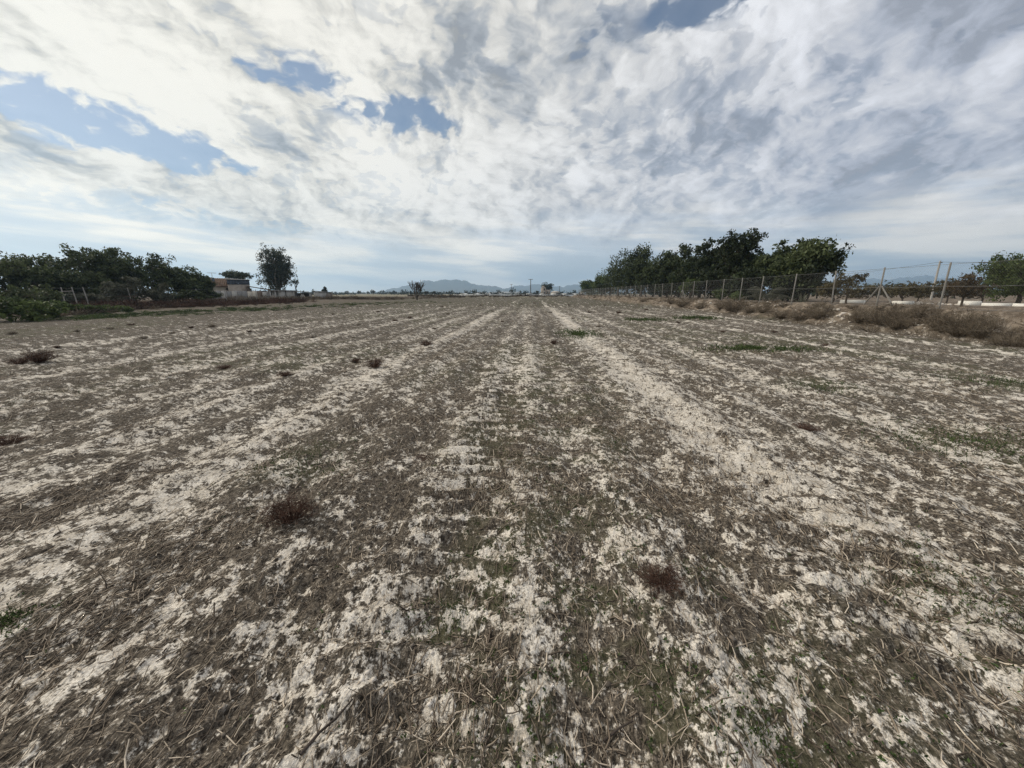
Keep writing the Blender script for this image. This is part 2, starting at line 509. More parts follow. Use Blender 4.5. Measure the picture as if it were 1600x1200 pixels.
STRAW = by_tone('dry_stems', [(0, (.045, .034, .026)), (.35, (.13, .10, .075)), (.7, (.28, .228, .17)), (.93, (.46, .385, .30)), (1, (.62, .53, .42))], .7)

def straw_points(n, r0, r1, rg):
    x, y = wedge(n * 3, r0, r1, rg=rg)
    cl = fbm(x * 1.3, y * 1.0, 3, 51)
    p = (1.02 - .85 * crust_mask(x, y)) * (.16 + .95 * sstep(cl, .36, .66)) + .05
    k = rg.random(len(x)) < p
    return x[k][:n], y[k][:n]

def build_straw():
    V, Q, T = [], [], []
    off = 0
    for n, r0, r1, lm, lx, w0, w1, seed in ((21000, .75, 5.0, .02, .12, .0015, .0045, 1), (26000, 3.5, 13, .04, .14, .002, .0045, 2), (14000, 9, 30, .06, .2, .003, .006, 3), (26000, .75, 4.5, .008, .035, .0008, .002, 4)):
        rg = np.random.default_rng(seed)
        x, y = straw_points(n, r0, r1, rg)
        n = len(x)
        L = lm + (lx - lm) * rg.random(n) ** 2.6
        a = np.where(rg.random(n) < .42, rg.normal(math.pi / 2, .40, n), rg.uniform(0, math.pi, n))
        tilt = np.abs(rg.normal(0, .13, n)); up = rg.random(n) < .05; tilt[up] = rg.uniform(.5, 1.2, up.sum())
        dx, dy = np.cos(a) * np.cos(tilt) * L / 2, np.sin(a) * np.cos(tilt) * L / 2
        za, zb = ground_z(x - dx, y - dy), ground_z(x + dx, y + dy)
        lift = -.002 + .013 * rg.random(n) ** 2
        zt = np.sin(tilt) * L
        p0 = np.stack([x - dx, y - dy, za + lift], -1); p1 = np.stack([x + dx, y + dy, zb + lift + zt], -1)
        w = w0 + (w1 - w0) * rg.random(n) ** 1.6
        # each stem is two pieces with a slight kink
        mid = (p0 + p1) / 2 + rg.normal(0, .085, (n, 3)) * L[:, None] * np.array([1, 1, .5])
        mid[:, 2] = np.maximum(mid[:, 2], ground_z(mid[:, 0], mid[:, 1]) + .002)
        tone = np.clip(rg.normal(.54, .27, n), 0, 1)
        if seed == 1:
            v, q = prisms(p0, mid, w, w * .95, 3, rg); V.append(v); Q.append(q + off); off += len(v); T.append(np.repeat(tone, 6))
            v, q = prisms(mid, p1, w * .95, w * .7, 3, rg); V.append(v); Q.append(q + off); off += len(v); T.append(np.repeat(tone, 6))
        else:
            v, q = prisms(p0, p1, w, w * .7, 3, rg); V.append(v); Q.append(q + off); off += len(v); T.append(np.repeat(tone, 6))
    o = np_mesh('straw_litter', np.concatenate(V), np.concatenate(Q), STRAW, attr={'tone': np.concatenate(T)})
    setting(o, 'stuff', 'dry chopped stems littering the stubble field')
build_straw()

ICO_V = None
def lumps(n, pos, size, rg, squash=.65):
    """n irregular low-poly lumps -> verts, tris"""
    import bmesh
    global ICO_V, ICO_F
    if ICO_V is None:
        bm = bmesh.new(); bmesh.ops.create_icosphere(bm, subdivisions=1, radius=1.0)
        bm.verts.ensure_lookup_table()
        ICO_V = np.array([v.co[:] for v in bm.verts]); ICO_F = np.array([[v.index for v in f.verts] for f in bm.faces]); bm.free()
    k = len(ICO_V)
    s = size[:, None, None] * rg.uniform(.6, 1.25, (n, 1, 3)) * np.array([1, 1, squash]) * rg.uniform(.45, 1.25, (n, k, 1))
    v = ICO_V[None] * s
    a = rg.uniform(0, 6.28, n); c, s_ = np.cos(a)[:, None], np.sin(a)[:, None]
    v = np.stack([v[..., 0] * c - v[..., 1] * s_, v[..., 0] * s_ + v[..., 1] * c, v[..., 2]], -1) + pos[:, None, :]
    f = ICO_F[None] + (np.arange(n) * k)[:, None, None]
    return v.reshape(-1, 3), f.reshape(-1, 3), k

CLOD = by_tone('crust_clods', [(0, (.09, .075, .06)), (.3, (.22, .185, .15)), (.6, (.46, .41, .345)), (1, (.66, .60, .53))], .95)
def build_clods():
    rg = np.random.default_rng(11)
    x, y = wedge(12000, .75, 8, rg=rg, pw=1.2)
    cm = crust_mask(x, y)
    k = rg.random(len(x)) < .25 + .6 * cm
    x, y, cm = x[k], y[k], cm[k]
    s = .003 + .014 * rg.random(len(x)) ** 3
    pos = np.stack([x, y, ground_z(x, y) + s * .1], -1)
    v, f, kk = lumps(len(x), pos, s, rg)
    tone = np.clip(.10 + .8 * cm + rg.normal(0, .16, len(x)), 0, 1)
    o = np_mesh('soil_clods', v, f, CLOD, attr={'tone': np.repeat(tone, kk)})
    setting(o, 'stuff', 'small pale clods of crusted soil on the field')
build_clods()

# ------------------------------------------------------------------ plants: builders
def LEAF(name, dark, mid, light, trans=.28):
    return by_tone(name, [(0, dark), (.5, mid), (1, light)], .6, trans)
M_EVER = LEAF('evergreen_leaf', (.020, .027, .013), (.062, .080, .034), (.13, .155, .066))
M_PINE = LEAF('pine_needle', (.014, .018, .010), (.038, .051, .024), (.082, .103, .046))
M_OLIVE = LEAF('grey_green_leaf', (.040, .043, .030), (.095, .098, .068), (.17, .17, .125))
M_EUCA = LEAF('eucalyptus_leaf', (.014, .018, .011), (.040, .050, .026), (.090, .10, .060))
M_FRESH = LEAF('fresh_green_leaf', (.034, .048, .017), (.080, .110, .038), (.15, .19, .068))
M_ALMOND = LEAF('almond_leaf', (.040, .033, .018), (.095, .080, .040), (.17, .145, .072))
M_RUST = LEAF('rusty_leaf', (.042, .030, .017), (.095, .068, .038), (.155, .115, .066))
M_FAR = LEAF('distant_leaf', (.012, .018, .012), (.028, .038, .024), (.055, .068, .045), 0)
M_BARK = plain('bark', (.085, .068, .052), .45, 5.0, .95, (1, 1, .25), .6)
M_PALEBARK = plain('pale_bark', (.22, .185, .145), .4, 4.0, .9, (1, 1, .3), .4)
M_DRY = by_tone('dry_brush', [(0, (.050, .039, .031)), (.5, (.150, .120, .086)), (1, (.29, .24, .18))], .9)
M_RED = by_tone('red_brown_weed', [(0, (.026, .015, .011)), (.5, (.078, .042, .030)), (1, (.15, .090, .064))], .9)
M_GREYTWIG = by_tone('grey_twig', [(0, (.040, .033, .027)), (.5, (.10, .085, .070)), (1, (.20, .175, .15))], .9)
M_GRASS = by_tone('green_weed', [(0, (.020, .032, .010)), (.5, (.055, .085, .025)), (1, (.12, .16, .05))], .7, .15)

def leaf_quads(pts, size, rg, aspect=2.2, droop=0.0, jit=.35):
    """pointed leaves at pts -> verts, quads"""
    n = len(pts)
    d = rg.normal(0, 1, (n, 3)); d[:, 2] -= droop * 1.4
    d /= np.linalg.norm(d, axis=1, keepdims=True) + 1e-9
    e = np.cross(d, rg.normal(0, 1, (n, 3))); e /= np.linalg.norm(e, axis=1, keepdims=True) + 1e-9
    L = (size * rg.uniform(1 - jit, 1 + jit, n))[:, None]
    W = L / aspect
    up = np.cross(d, e)
    v = np.stack([pts - d * L * .5, pts + e * W * .5 + up * W * .12, pts + d * L * .5, pts - e * W * .5 + up * W * .12], 1).reshape(-1, 3)
    q = np.arange(n * 4).reshape(n, 4)
    return v, q

def tube(pts, radii, sides=7):
    """tapered tube through pts -> verts, quads"""
    pts = np.asarray(pts, float); n = len(pts)
    V = []
    for i in range(n):
        d = pts[min(i + 1, n - 1)] - pts[max(i - 1, 0)]
        d /= np.linalg.norm(d) + 1e-9
        ref = np.array([1.0, 0, 0]) if abs(d[0]) < .8 else np.array([0, 1.0, 0])
        a = np.cross(d, ref); a /= np.linalg.norm(a); b = np.cross(d, a)
        for k in range(sides):
            t = 2 * math.pi * k / sides
            V.append(pts[i] + (a * math.cos(t) + b * math.sin(t)) * radii[i])
    Q = []
    for i in range(n - 1):
        for k in range(sides):
            k2 = (k + 1) % sides
            Q.append((i * sides + k, i * sides + k2, (i + 1) * sides + k2, (i + 1) * sides + k))
    return np.array(V), np.array(Q)

class Geo:
    def __init__(s): s.v, s.q, s.t, s.n = [], [], [], 0
    def add(s, v, q, tone=.5):
        s.v.append(v); s.q.append(np.asarray(q) + s.n); s.n += len(v)
        s.t.append(np.broadcast_to(np.asarray(tone, float), (len(v),)))
    def build(s, name, mat, parent=None, smooth=False):
        return np_mesh(name, np.concatenate(s.v), s.q, mat, parent, {'tone': np.concatenate(s.t)}, smooth)
    def data(s, name, mat, smooth=False):
        return mesh_data(name, np.concatenate(s.v), s.q, mat, {'tone': np.concatenate(s.t)}, smooth)

def limb(g, a, b, ra, rb, rg, bend=.12, seg=4, sides=6):
    a, b = np.asarray(a, float), np.asarray(b, float)
    L = np.linalg.norm(b - a)
    off = rg.normal(0, bend * L, 3); off[2] = abs(off[2]) * .3
    ts = np.linspace(0, 1, seg + 1)
    pts = [a + (b - a) * t + off * math.sin(math.pi * t) for t in ts]
    rad = [ra + (rb - ra) * t for t in ts]
    v, q = tube(pts, rad, sides); g.add(v, q)

def tree(name, label, cat, xy, H, W, mat, seed, base=.22, depth=None, lobes=9, clumps=16, leaves=34, leaf=.26, aspect=2.2, droop=0.0,
         shape='round', bark=None, group=None, z0=None, gaps=.0, lean=0.0, stems=1, clump_r=.5, tone=(.5, .2)):
    """a tree of height H and crown width W; crown starts at base*H"""
    rg = np.random.default_rng(seed)
    depth = depth or W
    if z0 is None: z0 = float(ground_z(xy[0], xy[1], False))
    root = empty(name, (xy[0], xy[1], z0 - .05), -math.atan2(xy[0], xy[1]))
    tag(root, label, cat, group)
    cz, hz = H * (base + 1) / 2, H * (1 - base) / 2
    L = []
    k = 0
    while len(L) < lobes and k < 4000:
        k += 1
        if shape == 'spires':
            i = len(L); fx = (i + .5) / lobes * 2 - 1
            lx = fx * W * .42 + rg.normal(0, W * .03); ly = rg.uniform(-.3, .3) * depth
            top = H * (1 - .30 * abs(fx) ** 1.6) * rg.uniform(.86, 1.0) if i != lobes // 2 else H * .99
            L.append((lx, ly, (top + H * base) / 2, W / lobes * rg.uniform(.9, 1.25), (top - H * base) / 2)); continue
        if shape == 'cone':
            t = (len(L) + .5) / lobes
            w = W * .5 * (1 - t) ** .8
            a = rg.uniform(0, 6.28)
            L.append((w * .5 * math.cos(a), w * .5 * math.sin(a), H * (base + (1 - base) * t * .92), w * .65 + .1, hz * .22)); continue
        d = rg.normal(0, 1, 3); d /= np.linalg.norm(d)
        rad = rg.uniform(.25, .78)
        if shape == 'umbrella': d[2] = abs(d[2]) * .8
        lx, ly, lz = d[0] * rad * W / 2, d[1] * rad * depth / 2, cz + d[2] * rad * hz
        if shape == 'umbrella': lz = cz - hz * .2 + d[2] * rad * hz
        s = rg.uniform(.30, .46) * (1.12 - .35 * rad)
        L.append((lx + lean * (lz - cz), ly, lz, s * W * .5 * 1.15, s * hz * 1.15))
    crown, wood = Geo(), Geo()
    # trunk and limbs
    fork = H * base * .75 + .15 * H
    tr = max(.05, .020 * H + .01 * W)
    for s_ in range(stems):
        bx, by = (0, 0) if stems == 1 else (rg.normal(0, .10 * W), rg.normal(0, .08 * W))
        f = np.array([bx * 1.6 + lean * fork * .3, by * 1.6, fork * rg.uniform(.85, 1.1)])
        limb(wood, (bx, by, 0), f, tr / stems ** .4, tr * .7 / stems ** .4, rg, .04, 4, 8)
        for (lx, ly, lz, sx, sz) in L[s_::stems]:
            limb(wood, f * np.array([1, 1, rg.uniform(.7, 1.0)]), (lx, ly, lz + sz * .3), tr * .45, tr * .08, rg, .10, 4, 5)
    for (lx, ly, lz, sx, sz) in L:
        lt = rg.normal(tone[0], tone[1] * .6)
        n = clumps
        d = rg.normal(0, 1, (n, 3)); d /= np.linalg.norm(d, axis=1, keepdims=True)
        rad = rg.random(n) ** .45
        c = np.array([lx, ly, lz]) + d * rad[:, None] * np.array([sx, sx * depth / W, sz])
        keep = rg.random(n) > gaps
        c = c[keep]
        c[:, 2] = np.maximum(c[:, 2], H * base * .6)
        for q in c:
            r = clump_r * rg.uniform(.55, 1.15) * min(sx, sz) ** .5
            m = max(5, int(leaves * rg.uniform(.6, 1.3)))
            dd = rg.normal(0, 1, (m, 3)); dd /= np.linalg.norm(dd, axis=1, keepdims=True)
            p = q + dd * (rg.random((m, 1)) ** .5) * r * np.array([1.1, 1.1, .8 + droop * .6])
            p[:, 2] = np.maximum(p[:, 2], .1)
            v, f = leaf_quads(p, leaf, rg, aspect, droop)
            tn = np.clip(lt + rg.normal(0, tone[1] * .7) + rg.normal(0, tone[1], m), 0, 1)
            crown.add(v, f, np.repeat(tn, 4))
            # a twig carries each clump
            tw, tq = prisms(np.array([[lx, ly, lz]]), q[None], .012, .006, 3, rg); wood.add(tw, tq)
    wood.build('trunk', bark or M_BARK, root, True)
    crown.build('crown', mat, root)
    return root

def twig_mesh(name, mat, W, H, stems, seed, side=7, rad=.006, leafy=0, arch=.3, tone=(.5, .22), fine=1.0):
    """a dry bush: bent stems fanning from one base, each with side twigs"""
    rg = np.random.default_rng(seed)
    a = rg.uniform(0, 6.28, stems); el = np.arccos(rg.uniform(.05, 1, stems)) * .95
    ln = rg.uniform(.65, 1.05, stems)
    base = np.stack([np.cos(a), np.sin(a), np.zeros(stems)], -1) * (rg.random((stems, 1)) * W * .14)
    tip = np.stack([np.cos(a) * np.sin(el) * W / 2, np.sin(a) * np.sin(el) * W / 2, np.cos(el) * H * .95 + .06 * H], -1) * ln[:, None] + base
    mid = (base + tip) / 2 + rg.normal(0, .06 * W, (stems, 3)); mid[:, 2] += arch * H * .3
    g = Geo()
    tn = np.clip(rg.normal(tone[0], tone[1], stems), 0, 1)
    v, q = prisms(base, mid, rad * 1.5, rad, 3, rg); g.add(v, q, np.repeat(tn, 6))
    v, q = prisms(mid, tip, rad, rad * .4, 3, rg); g.add(v, q, np.repeat(tn, 6))
    t = rg.random((stems, side, 1)) ** .8
    half = t < .42
    p = np.where(half, base[:, None] + (mid - base)[:, None] * (t / .42), mid[:, None] + (tip - mid)[:, None] * ((t - .42) / .58))
    p = p.reshape(-1, 3)
    d = rg.normal(0, 1, (len(p), 3)); d[:, 2] = np.abs(d[:, 2]) * .9 + .1
    d /= np.linalg.norm(d, axis=1, keepdims=True)
    e = p + d * (rg.uniform(.08, .24, (len(p), 1)) * (W + H) * .5)
    tn2 = np.clip(np.repeat(tn, side) + rg.normal(.05, .15, len(p)), 0, 1)
    v, q = prisms(p, e, rad * .7 * fine, rad * .35 * fine, 3, rg); g.add(v, q, np.repeat(tn2, 6))
    if leafy:
        k = rg.integers(0, len(p), leafy)
        pt = p[k] + (e - p)[k] * rg.random((leafy, 1))
        v, q = leaf_quads(pt, rad * 5, rg, 1.8); g.add(v, q, np.repeat(np.clip(rg.normal(.6, .25, leafy), 0, 1), 4))
    vz = np.concatenate(g.v)[:, 2].min()
    for i in range(len(g.v)): g.v[i][:, 2] = np.maximum(g.v[i][:, 2], -.03)
    return g.data(name, mat)

def put(me, name, label, cat, xy, s=1.0, rz=0.0, group=None, z=None, sz=None):
    o = bpy.data.objects.new(name, me); COL.objects.link(o)
    zz = float(ground_z(xy[0], xy[1])) if z is None else z
    o.location = (xy[0], xy[1], zz - .01); o.rotation_euler = (0, 0, rz)
    o.scale = (s, s, s if sz is None else sz)
    return tag(o, label, cat, group)

# ------------------------------------------------------------------ box helper for built things
class Boxes:
    def __init__(s): s.v, s.f = [], []
    def box(s, x0, x1, y0, y1, z0, z1):
        n = len(s.v)
        s.v += [(x0, y0, z0), (x1, y0, z0), (x1, y1, z0), (x0, y1, z0), (x0, y0, z1), (x1, y0, z1), (x1, y1, z1), (x0, y1, z1)]
        s.f += [(n, n + 3, n + 2, n + 1), (n + 4, n + 5, n + 6, n + 7), (n, n + 1, n + 5, n + 4), (n + 1, n + 2, n + 6, n + 5), (n + 2, n + 3, n + 7, n + 6), (n + 3, n, n + 4, n + 7)]
        return s
    def hexa(s, pts):
        n = len(s.v); s.v += [tuple(p) for p in pts]
        s.f += [(n, n + 3, n + 2, n + 1), (n + 4, n + 5, n + 6, n + 7), (n, n + 1, n + 5, n + 4), (n + 1, n + 2, n + 6, n + 5), (n + 2, n + 3, n + 7, n + 6), (n + 3, n, n + 4, n + 7)]
        return s
    def build(s, name, mat, parent=None):
        return np_mesh(name, np.array(s.v, float), np.array(s.f), mat, parent)
def box(name, mat, parent, *a): return Boxes().box(*a).build(name, mat, parent)

# ------------------------------------------------------------------ mountains
def on_line(px, X):
    """the point with lateral offset X from the rows, on the bearing of column px -> x, y, distance ahead"""
    t = (px - 800) / 617.5
    Y = X * (math.cos(YAW) + t * math.sin(YAW)) / (t * math.cos(YAW) - math.sin(YAW))
    return X, Y, -X * math.sin(YAW) + Y * math.cos(YAW)
def height_for(ytop, dist, z0=0.0): return EYE - z0 + (458 - ytop) * dist / 634.0

def mountains(name, prof, dist, seed, mat):
    px = np.array([p[0] for p in prof], float); yy = np.array([p[1] for p in prof], float)
    n = 220
    s = np.linspace(px[0], px[-1], n)
    h = (458 - np.interp(s, px, yy)) * dist / 634.0
    env = np.clip(np.minimum(s - s[0], s[-1] - s) / (s[-1] - s[0]) * 10, 0, 1)
    h = h + env * (fbm(s * .14, s * 0, 4, seed) - .5) * .018 * dist * .42
    h = np.maximum(h, 0)
    prof_t = np.array([-.34, -.26, -.20, -.15, -.11, -.075, -.045, -.02, 0, .03, .10, .30])
    prof_h = np.array([0, .06, .15, .28, .44, .62, .80, .94, 1.0, .9, .5, 0.])
    V = []
    for t, k in zip(prof_t, prof_h):
        D = dist * (1 + t)
        jag = (fbm(s * .10 + 3 * t * 20, np.full(n, t * 18.0), 4, seed + 5) - .5) * (.75 if 0 < k < 1 else 0)
        hh = h * np.clip(k + jag * k * 1.1, 0, 1.0) - (3 if k == 0 else 0)
        p = FWD[None] * D + RGT[None] * ((s - 800) / 617.5 * D)[:, None]
        V.append(np.concatenate([p, hh[:, None]], 1))
    V = np.concatenate(V)
    i = np.arange(len(prof_t) * n).reshape(len(prof_t), n)
    q = np.stack([i[:-1, :-1], i[:-1, 1:], i[1:, 1:], i[1:, :-1]], -1).reshape(-1, 4)
    return setting(np_mesh(name, V, q, mat, smooth=False))
M_ROCK = plain('mountain_rock', (.060, .062, .056), .4, .004, .95)
mountains('mountains', [(575, 458), (590, 456), (605, 453), (620, 449), (640, 445), (655, 441), (672, 438), (680, 439.5), (690, 437.5), (697, 436), (705, 437), (715, 436), (725, 439), (735, 442), (745, 445), (752, 443.5),
                        (760, 447), (770, 448), (775, 446), (785, 449), (795, 452), (810, 455), (830, 458)], 4600, 3, M_ROCK)
mountains('mountains', [(760, 458), (780, 453), (795, 449.5), (808, 446), (820, 446.5), (830, 444), (840, 444), (850, 446), (862, 445.5), (880, 448), (892, 446), (905, 444.5), (930, 443), (960, 446), (1000, 450), (1050, 458)], 5600, 13, M_ROCK)
mountains('mountains', [(1150, 458), (1230, 450), (1290, 441), (1335, 438), (1345, 437), (1360, 435), (1380, 437.5), (1400, 434), (1420, 433), (1440, 431), (1460, 433.5), (1480, 435), (1500, 434), (1540, 437), (1600, 432), (1680, 440), (1760, 458)], 6000, 23, M_ROCK)

# ------------------------------------------------------------------ far country: houses, poles, tree line
M_PALE = plain('pale_render', (.50, .46, .40), .2, .8, .9)
M_WHITE = plain('white_plastic', (.62, .63, .62), .15, .3, .6)
M_BRICK = plain('pale_brick', (.33, .285, .24), .25, 1.5, .95)
M_DARKHOLE = plain('dark_opening', (.02, .018, .016), .2, 1, .9)
M_TILE = plain('old_roof_tile', (.155, .10, .068), .4, 2.0, .95, (1, 1, 1))
M_CONC = plain('grey_concrete', (.42, .40, .365), .3, 1.6, .95)
M_POST = plain('post_concrete', (.25, .235, .21), .25, 6, .9)
M_STEEL = plain('galvanised_wire', (.20, .20, .195), .2, 4, .6)
M_SLATE = plain('blue_grey_sheet', (.085, .10, .125), .3, 1.0, .7)
M_SHEET = plain('grey_sheet', (.23, .225, .215), .3, 1.2, .8)
M_BROWNSHEET = plain('rusty_sheet', (.15, .115, .09), .35, 1.4, .9)
M_CREAM = plain('cream_wall', (.52, .47, .39), .25, 1.2, .95)

def farm_ruin():
    x, y = bearing(851, 300)
    r = empty('farmhouse', (x, y, 0), YAW); tag(r, 'roofless brick farmhouse ruin in front of the round dark tree on the horizon', 'house')
    k = 300 / 617.5
    # gable tower left, lower block right
    w = Boxes().box(-2.6, 1.0, 0, 5, -.2, 5.2)
    w.hexa([(-2.6, 0, 5.2), (1.0, 0, 5.2), (1.0, 5, 5.2), (-2.6, 5, 5.2), (-1.3, 0, 7.0), (-.5, 0, 6.9), (-.5, 5, 6.9), (-1.3, 5, 7.0)])
    w.box(1.0, 4.4, .3, 5, -.2, 4.0)
    w.build('wall', M_BRICK, r)
    for (a, b, c, d) in ((-.7, .1, 3.6, 5.0), (-.5, .3, 1.2, 2.4), (1.9, 2.7, 1.6, 2.8)):
        box('window', M_DARKHOLE, r, a, b, -.05 if a < 1 else .25, .5, c, d)
    x, y = bearing(868, 296)
    s = empty('barn', (x, y, 0), YAW); tag(s, 'low pale barn beside the brick ruin on the horizon', 'barn')
    box('wall', M_PALE, s, -3, 3.2, 0, 4, -.2, 2.2)
    Boxes().hexa([(-3.2, -.2, 2.2), (3.4, -.2, 2.2), (3.4, 4.2, 2.2), (-3.2, 4.2, 2.2), (-1.6, 1.8, 3.1), (2.0, 1.8, 3.1), (2.0, 2.2, 3.1), (-1.6, 2.2, 3.1)]).build('roof', M_PALE, s)
    box('door', M_DARKHOLE, s, .6, 1.5, -.05, .2, -.2, 1.7)
    x, y = bearing(910, 215)
    s = empty('pump_house', (x, y, 0), YAW); tag(s, 'tiny white building at the far end of the right tree row', 'building')
    box('wall', M_PALE, s, -.8, .9, 0, 2, -.2, 2.3)
    box('roof', M_CONC, s, -.95, 1.05, -.15, 2.15, 2.3, 2.45)
    box('door', M_DARKHOLE, s, -.3, .4, -.05, .2, -.2, 1.7)
farm_ruin()

def greenhouse(px, dist, width, depth, h, label, bays=4, rz=0):
    x, y = bearing(px, dist)
    r = empty('greenhouse', (x, y, 0), YAW + rz); tag(r, label, 'greenhouse', 'pale greenhouses on the plain')
    box('wall', M_WHITE, r, -width / 2, width / 2, 0, depth, -.3, h * .62)
    bw = width / bays
    for b in range(bays):
        x0 = -width / 2 + b * bw
        ts = np.linspace(0, math.pi, 9)
        top = [(x0 + bw / 2 - math.cos(t) * bw / 2, h * .62 + .003 + math.sin(t) * h * .38) for t in ts]
        V = [(a, -.02, c) for a, c in top] + [(a, depth + .02, c) for a, c in top]
        F = [(i, i + 1, 9 + i + 1, 9 + i) for i in range(8)]
        np_mesh('roof', np.array(V), np.array(F), M_WHITE, r)
greenhouse(775, 195, 42, 22, 1.5, 'long low pale greenhouse tunnel row just beyond the far field edge', 7)
greenhouse(862, 205, 36, 22, 1.3, 'low pale greenhouse row in front of the brick ruin', 6)
greenhouse(795, 760, 44, 60, 6.5, 'large white greenhouse below the mountains, left of the tall power pole', 4)
greenhouse(760, 520, 24, 40, 3.4, 'small distant white greenhouse under the mountain foot', 3)

M_POLE = plain('pole_wood', (.09, .08, .075), .3, 3, .9)
def power_pole(px, dist, ytop, label, arm=1.5):
    x, y = bearing(px, dist); H = height_for(ytop, dist)
    r = empty('power_pole', (x, y, -.1), YAW); tag(r, label, 'power pole', 'power poles on the plain')
    v, q = tube([(0, 0, 0), (0, 0, H * .5), (0, 0, H)], [.30, .26, .20], 8); np_mesh('pole', v, q, M_POLE, r)
    box('crossarm', M_POLE, r, -arm, arm, -.31, -.19, H - .45, H - .2)
    for a in (-arm + .15, 0, arm - .15):
        v, q = tube([(a, -.25, H - .2), (a, -.25, H + .25)], [.09, .05], 6); np_mesh('insulator', v, q, M_PALE, r)
power_pole(829, 262, 436, 'tallest T-shaped power pole on the horizon, left of the brick ruin')
power_pole(799, 420, 444, 'slim power pole on the horizon in front of the white greenhouse')
power_pole(874, 480, 447, 'faint thin power pole on the horizon, right of the brick ruin', 1.2)

tree('round_tree', 'round dark tree rising behind the brick ruin on the horizon', 'tree', bearing(856, 312), height_for(437, 312), 11, M_FAR, 501, base=.16, lobes=12, clumps=14, leaves=16, leaf=.8, clump_r=.9)
tree('small_tree', 'small dark tree between the tall power pole and the brick ruin', 'tree', bearing(839, 290), height_for(451, 290), 3.4, M_FAR, 502, base=.2, lobes=5, clumps=9, leaves=14, leaf=.5)
tree('small_tree', 'dark little bush at the right end of the pale barn', 'bush', bearing(875, 285), 2.6, 2.6, M_FAR, 503, base=.05, lobes=4, clumps=8, leaves=12, leaf=.4)
for i, (px, D, yt, w, lab) in enumerate([(583, 330, 452, 5.0, 'round dark tree left of the bare tree, near the mountain foot'), (561, 360, 453.5, 5, 'small far tree with a pointed top, left of the mountain'), (617, 400, 453, 7, 'squat far tree under the left slope of the mountain'),
                                         (667, 300, 453, 5, 'brownish round tree just right of the bare tree'), (678, 340, 454, 5, 'small dark far tree right of the bare tree'), (757, 500, 453, 9, 'wide dark far tree below the right mountain slope'), (740, 520, 454, 7, 'small far tree left of the wide one below the mountain'),
                                         (897, 420, 452.5, 8, 'dark far tree left of the right tree row, on the horizon'), (508, 150, 449, 2.6, 'small round tree peeping over the block hut roof')]):
    tree('far_tree', lab, 'tree', bearing(px, D), height_for(yt, D), w, M_FAR, 520 + i, base=.15, lobes=5, clumps=9, leaves=12, leaf=.7, clump_r=.7, group='single trees on the horizon')

def treeline():
    rg = np.random.default_rng(77)
    g = Geo()
    for i in range(420):
        px = rg.uniform(60, 1650); D = rg.uniform(350, 1600)
        if px > 1320: D = rg.uniform(120, 700)
        x, y = bearing(px, D)
        H = rg.uniform(2, 6.5) * (1 + .3 * (rg.random() < .1)); W = rg.uniform(3, 12)
        n = 60
        d = rg.normal(0, 1, (n, 3)); d /= np.linalg.norm(d, axis=1, keepdims=True)
        p = np.array([x, y, H * .5]) + d * (rg.random((n, 1)) ** .4) * np.array([W / 2, W / 2, H * .52])
        v, q = leaf_quads(p, 1.5 if px < 1320 else .8, rg, 1.5); g.add(v, q, np.repeat(np.clip(rg.normal(.4, .25, n), 0, 1), 4))
    for i in range(260):
        px = rg.uniform(60, 1650); D = rg.uniform(260, 1500)
        x, y = bearing(px, D); H = rg.uniform(1.6, 3.6); W = rg.uniform(14, 50); n = 70
        p = np.stack([x + rg.uniform(-W / 2, W / 2, n), y + rg.normal(0, 2, n), rg.random(n) * H * rg.uniform(.5, 1, n)], -1)
        v, q = leaf_quads(p, 1.7, rg, 1.5); g.add(v, q, np.repeat(np.clip(rg.normal(.4, .25, n), 0, 1), 4))
    setting(g.build('distant_treeline', M_FAR), 'stuff', 'far dark line of trees and bushes along the horizon')
treeline()

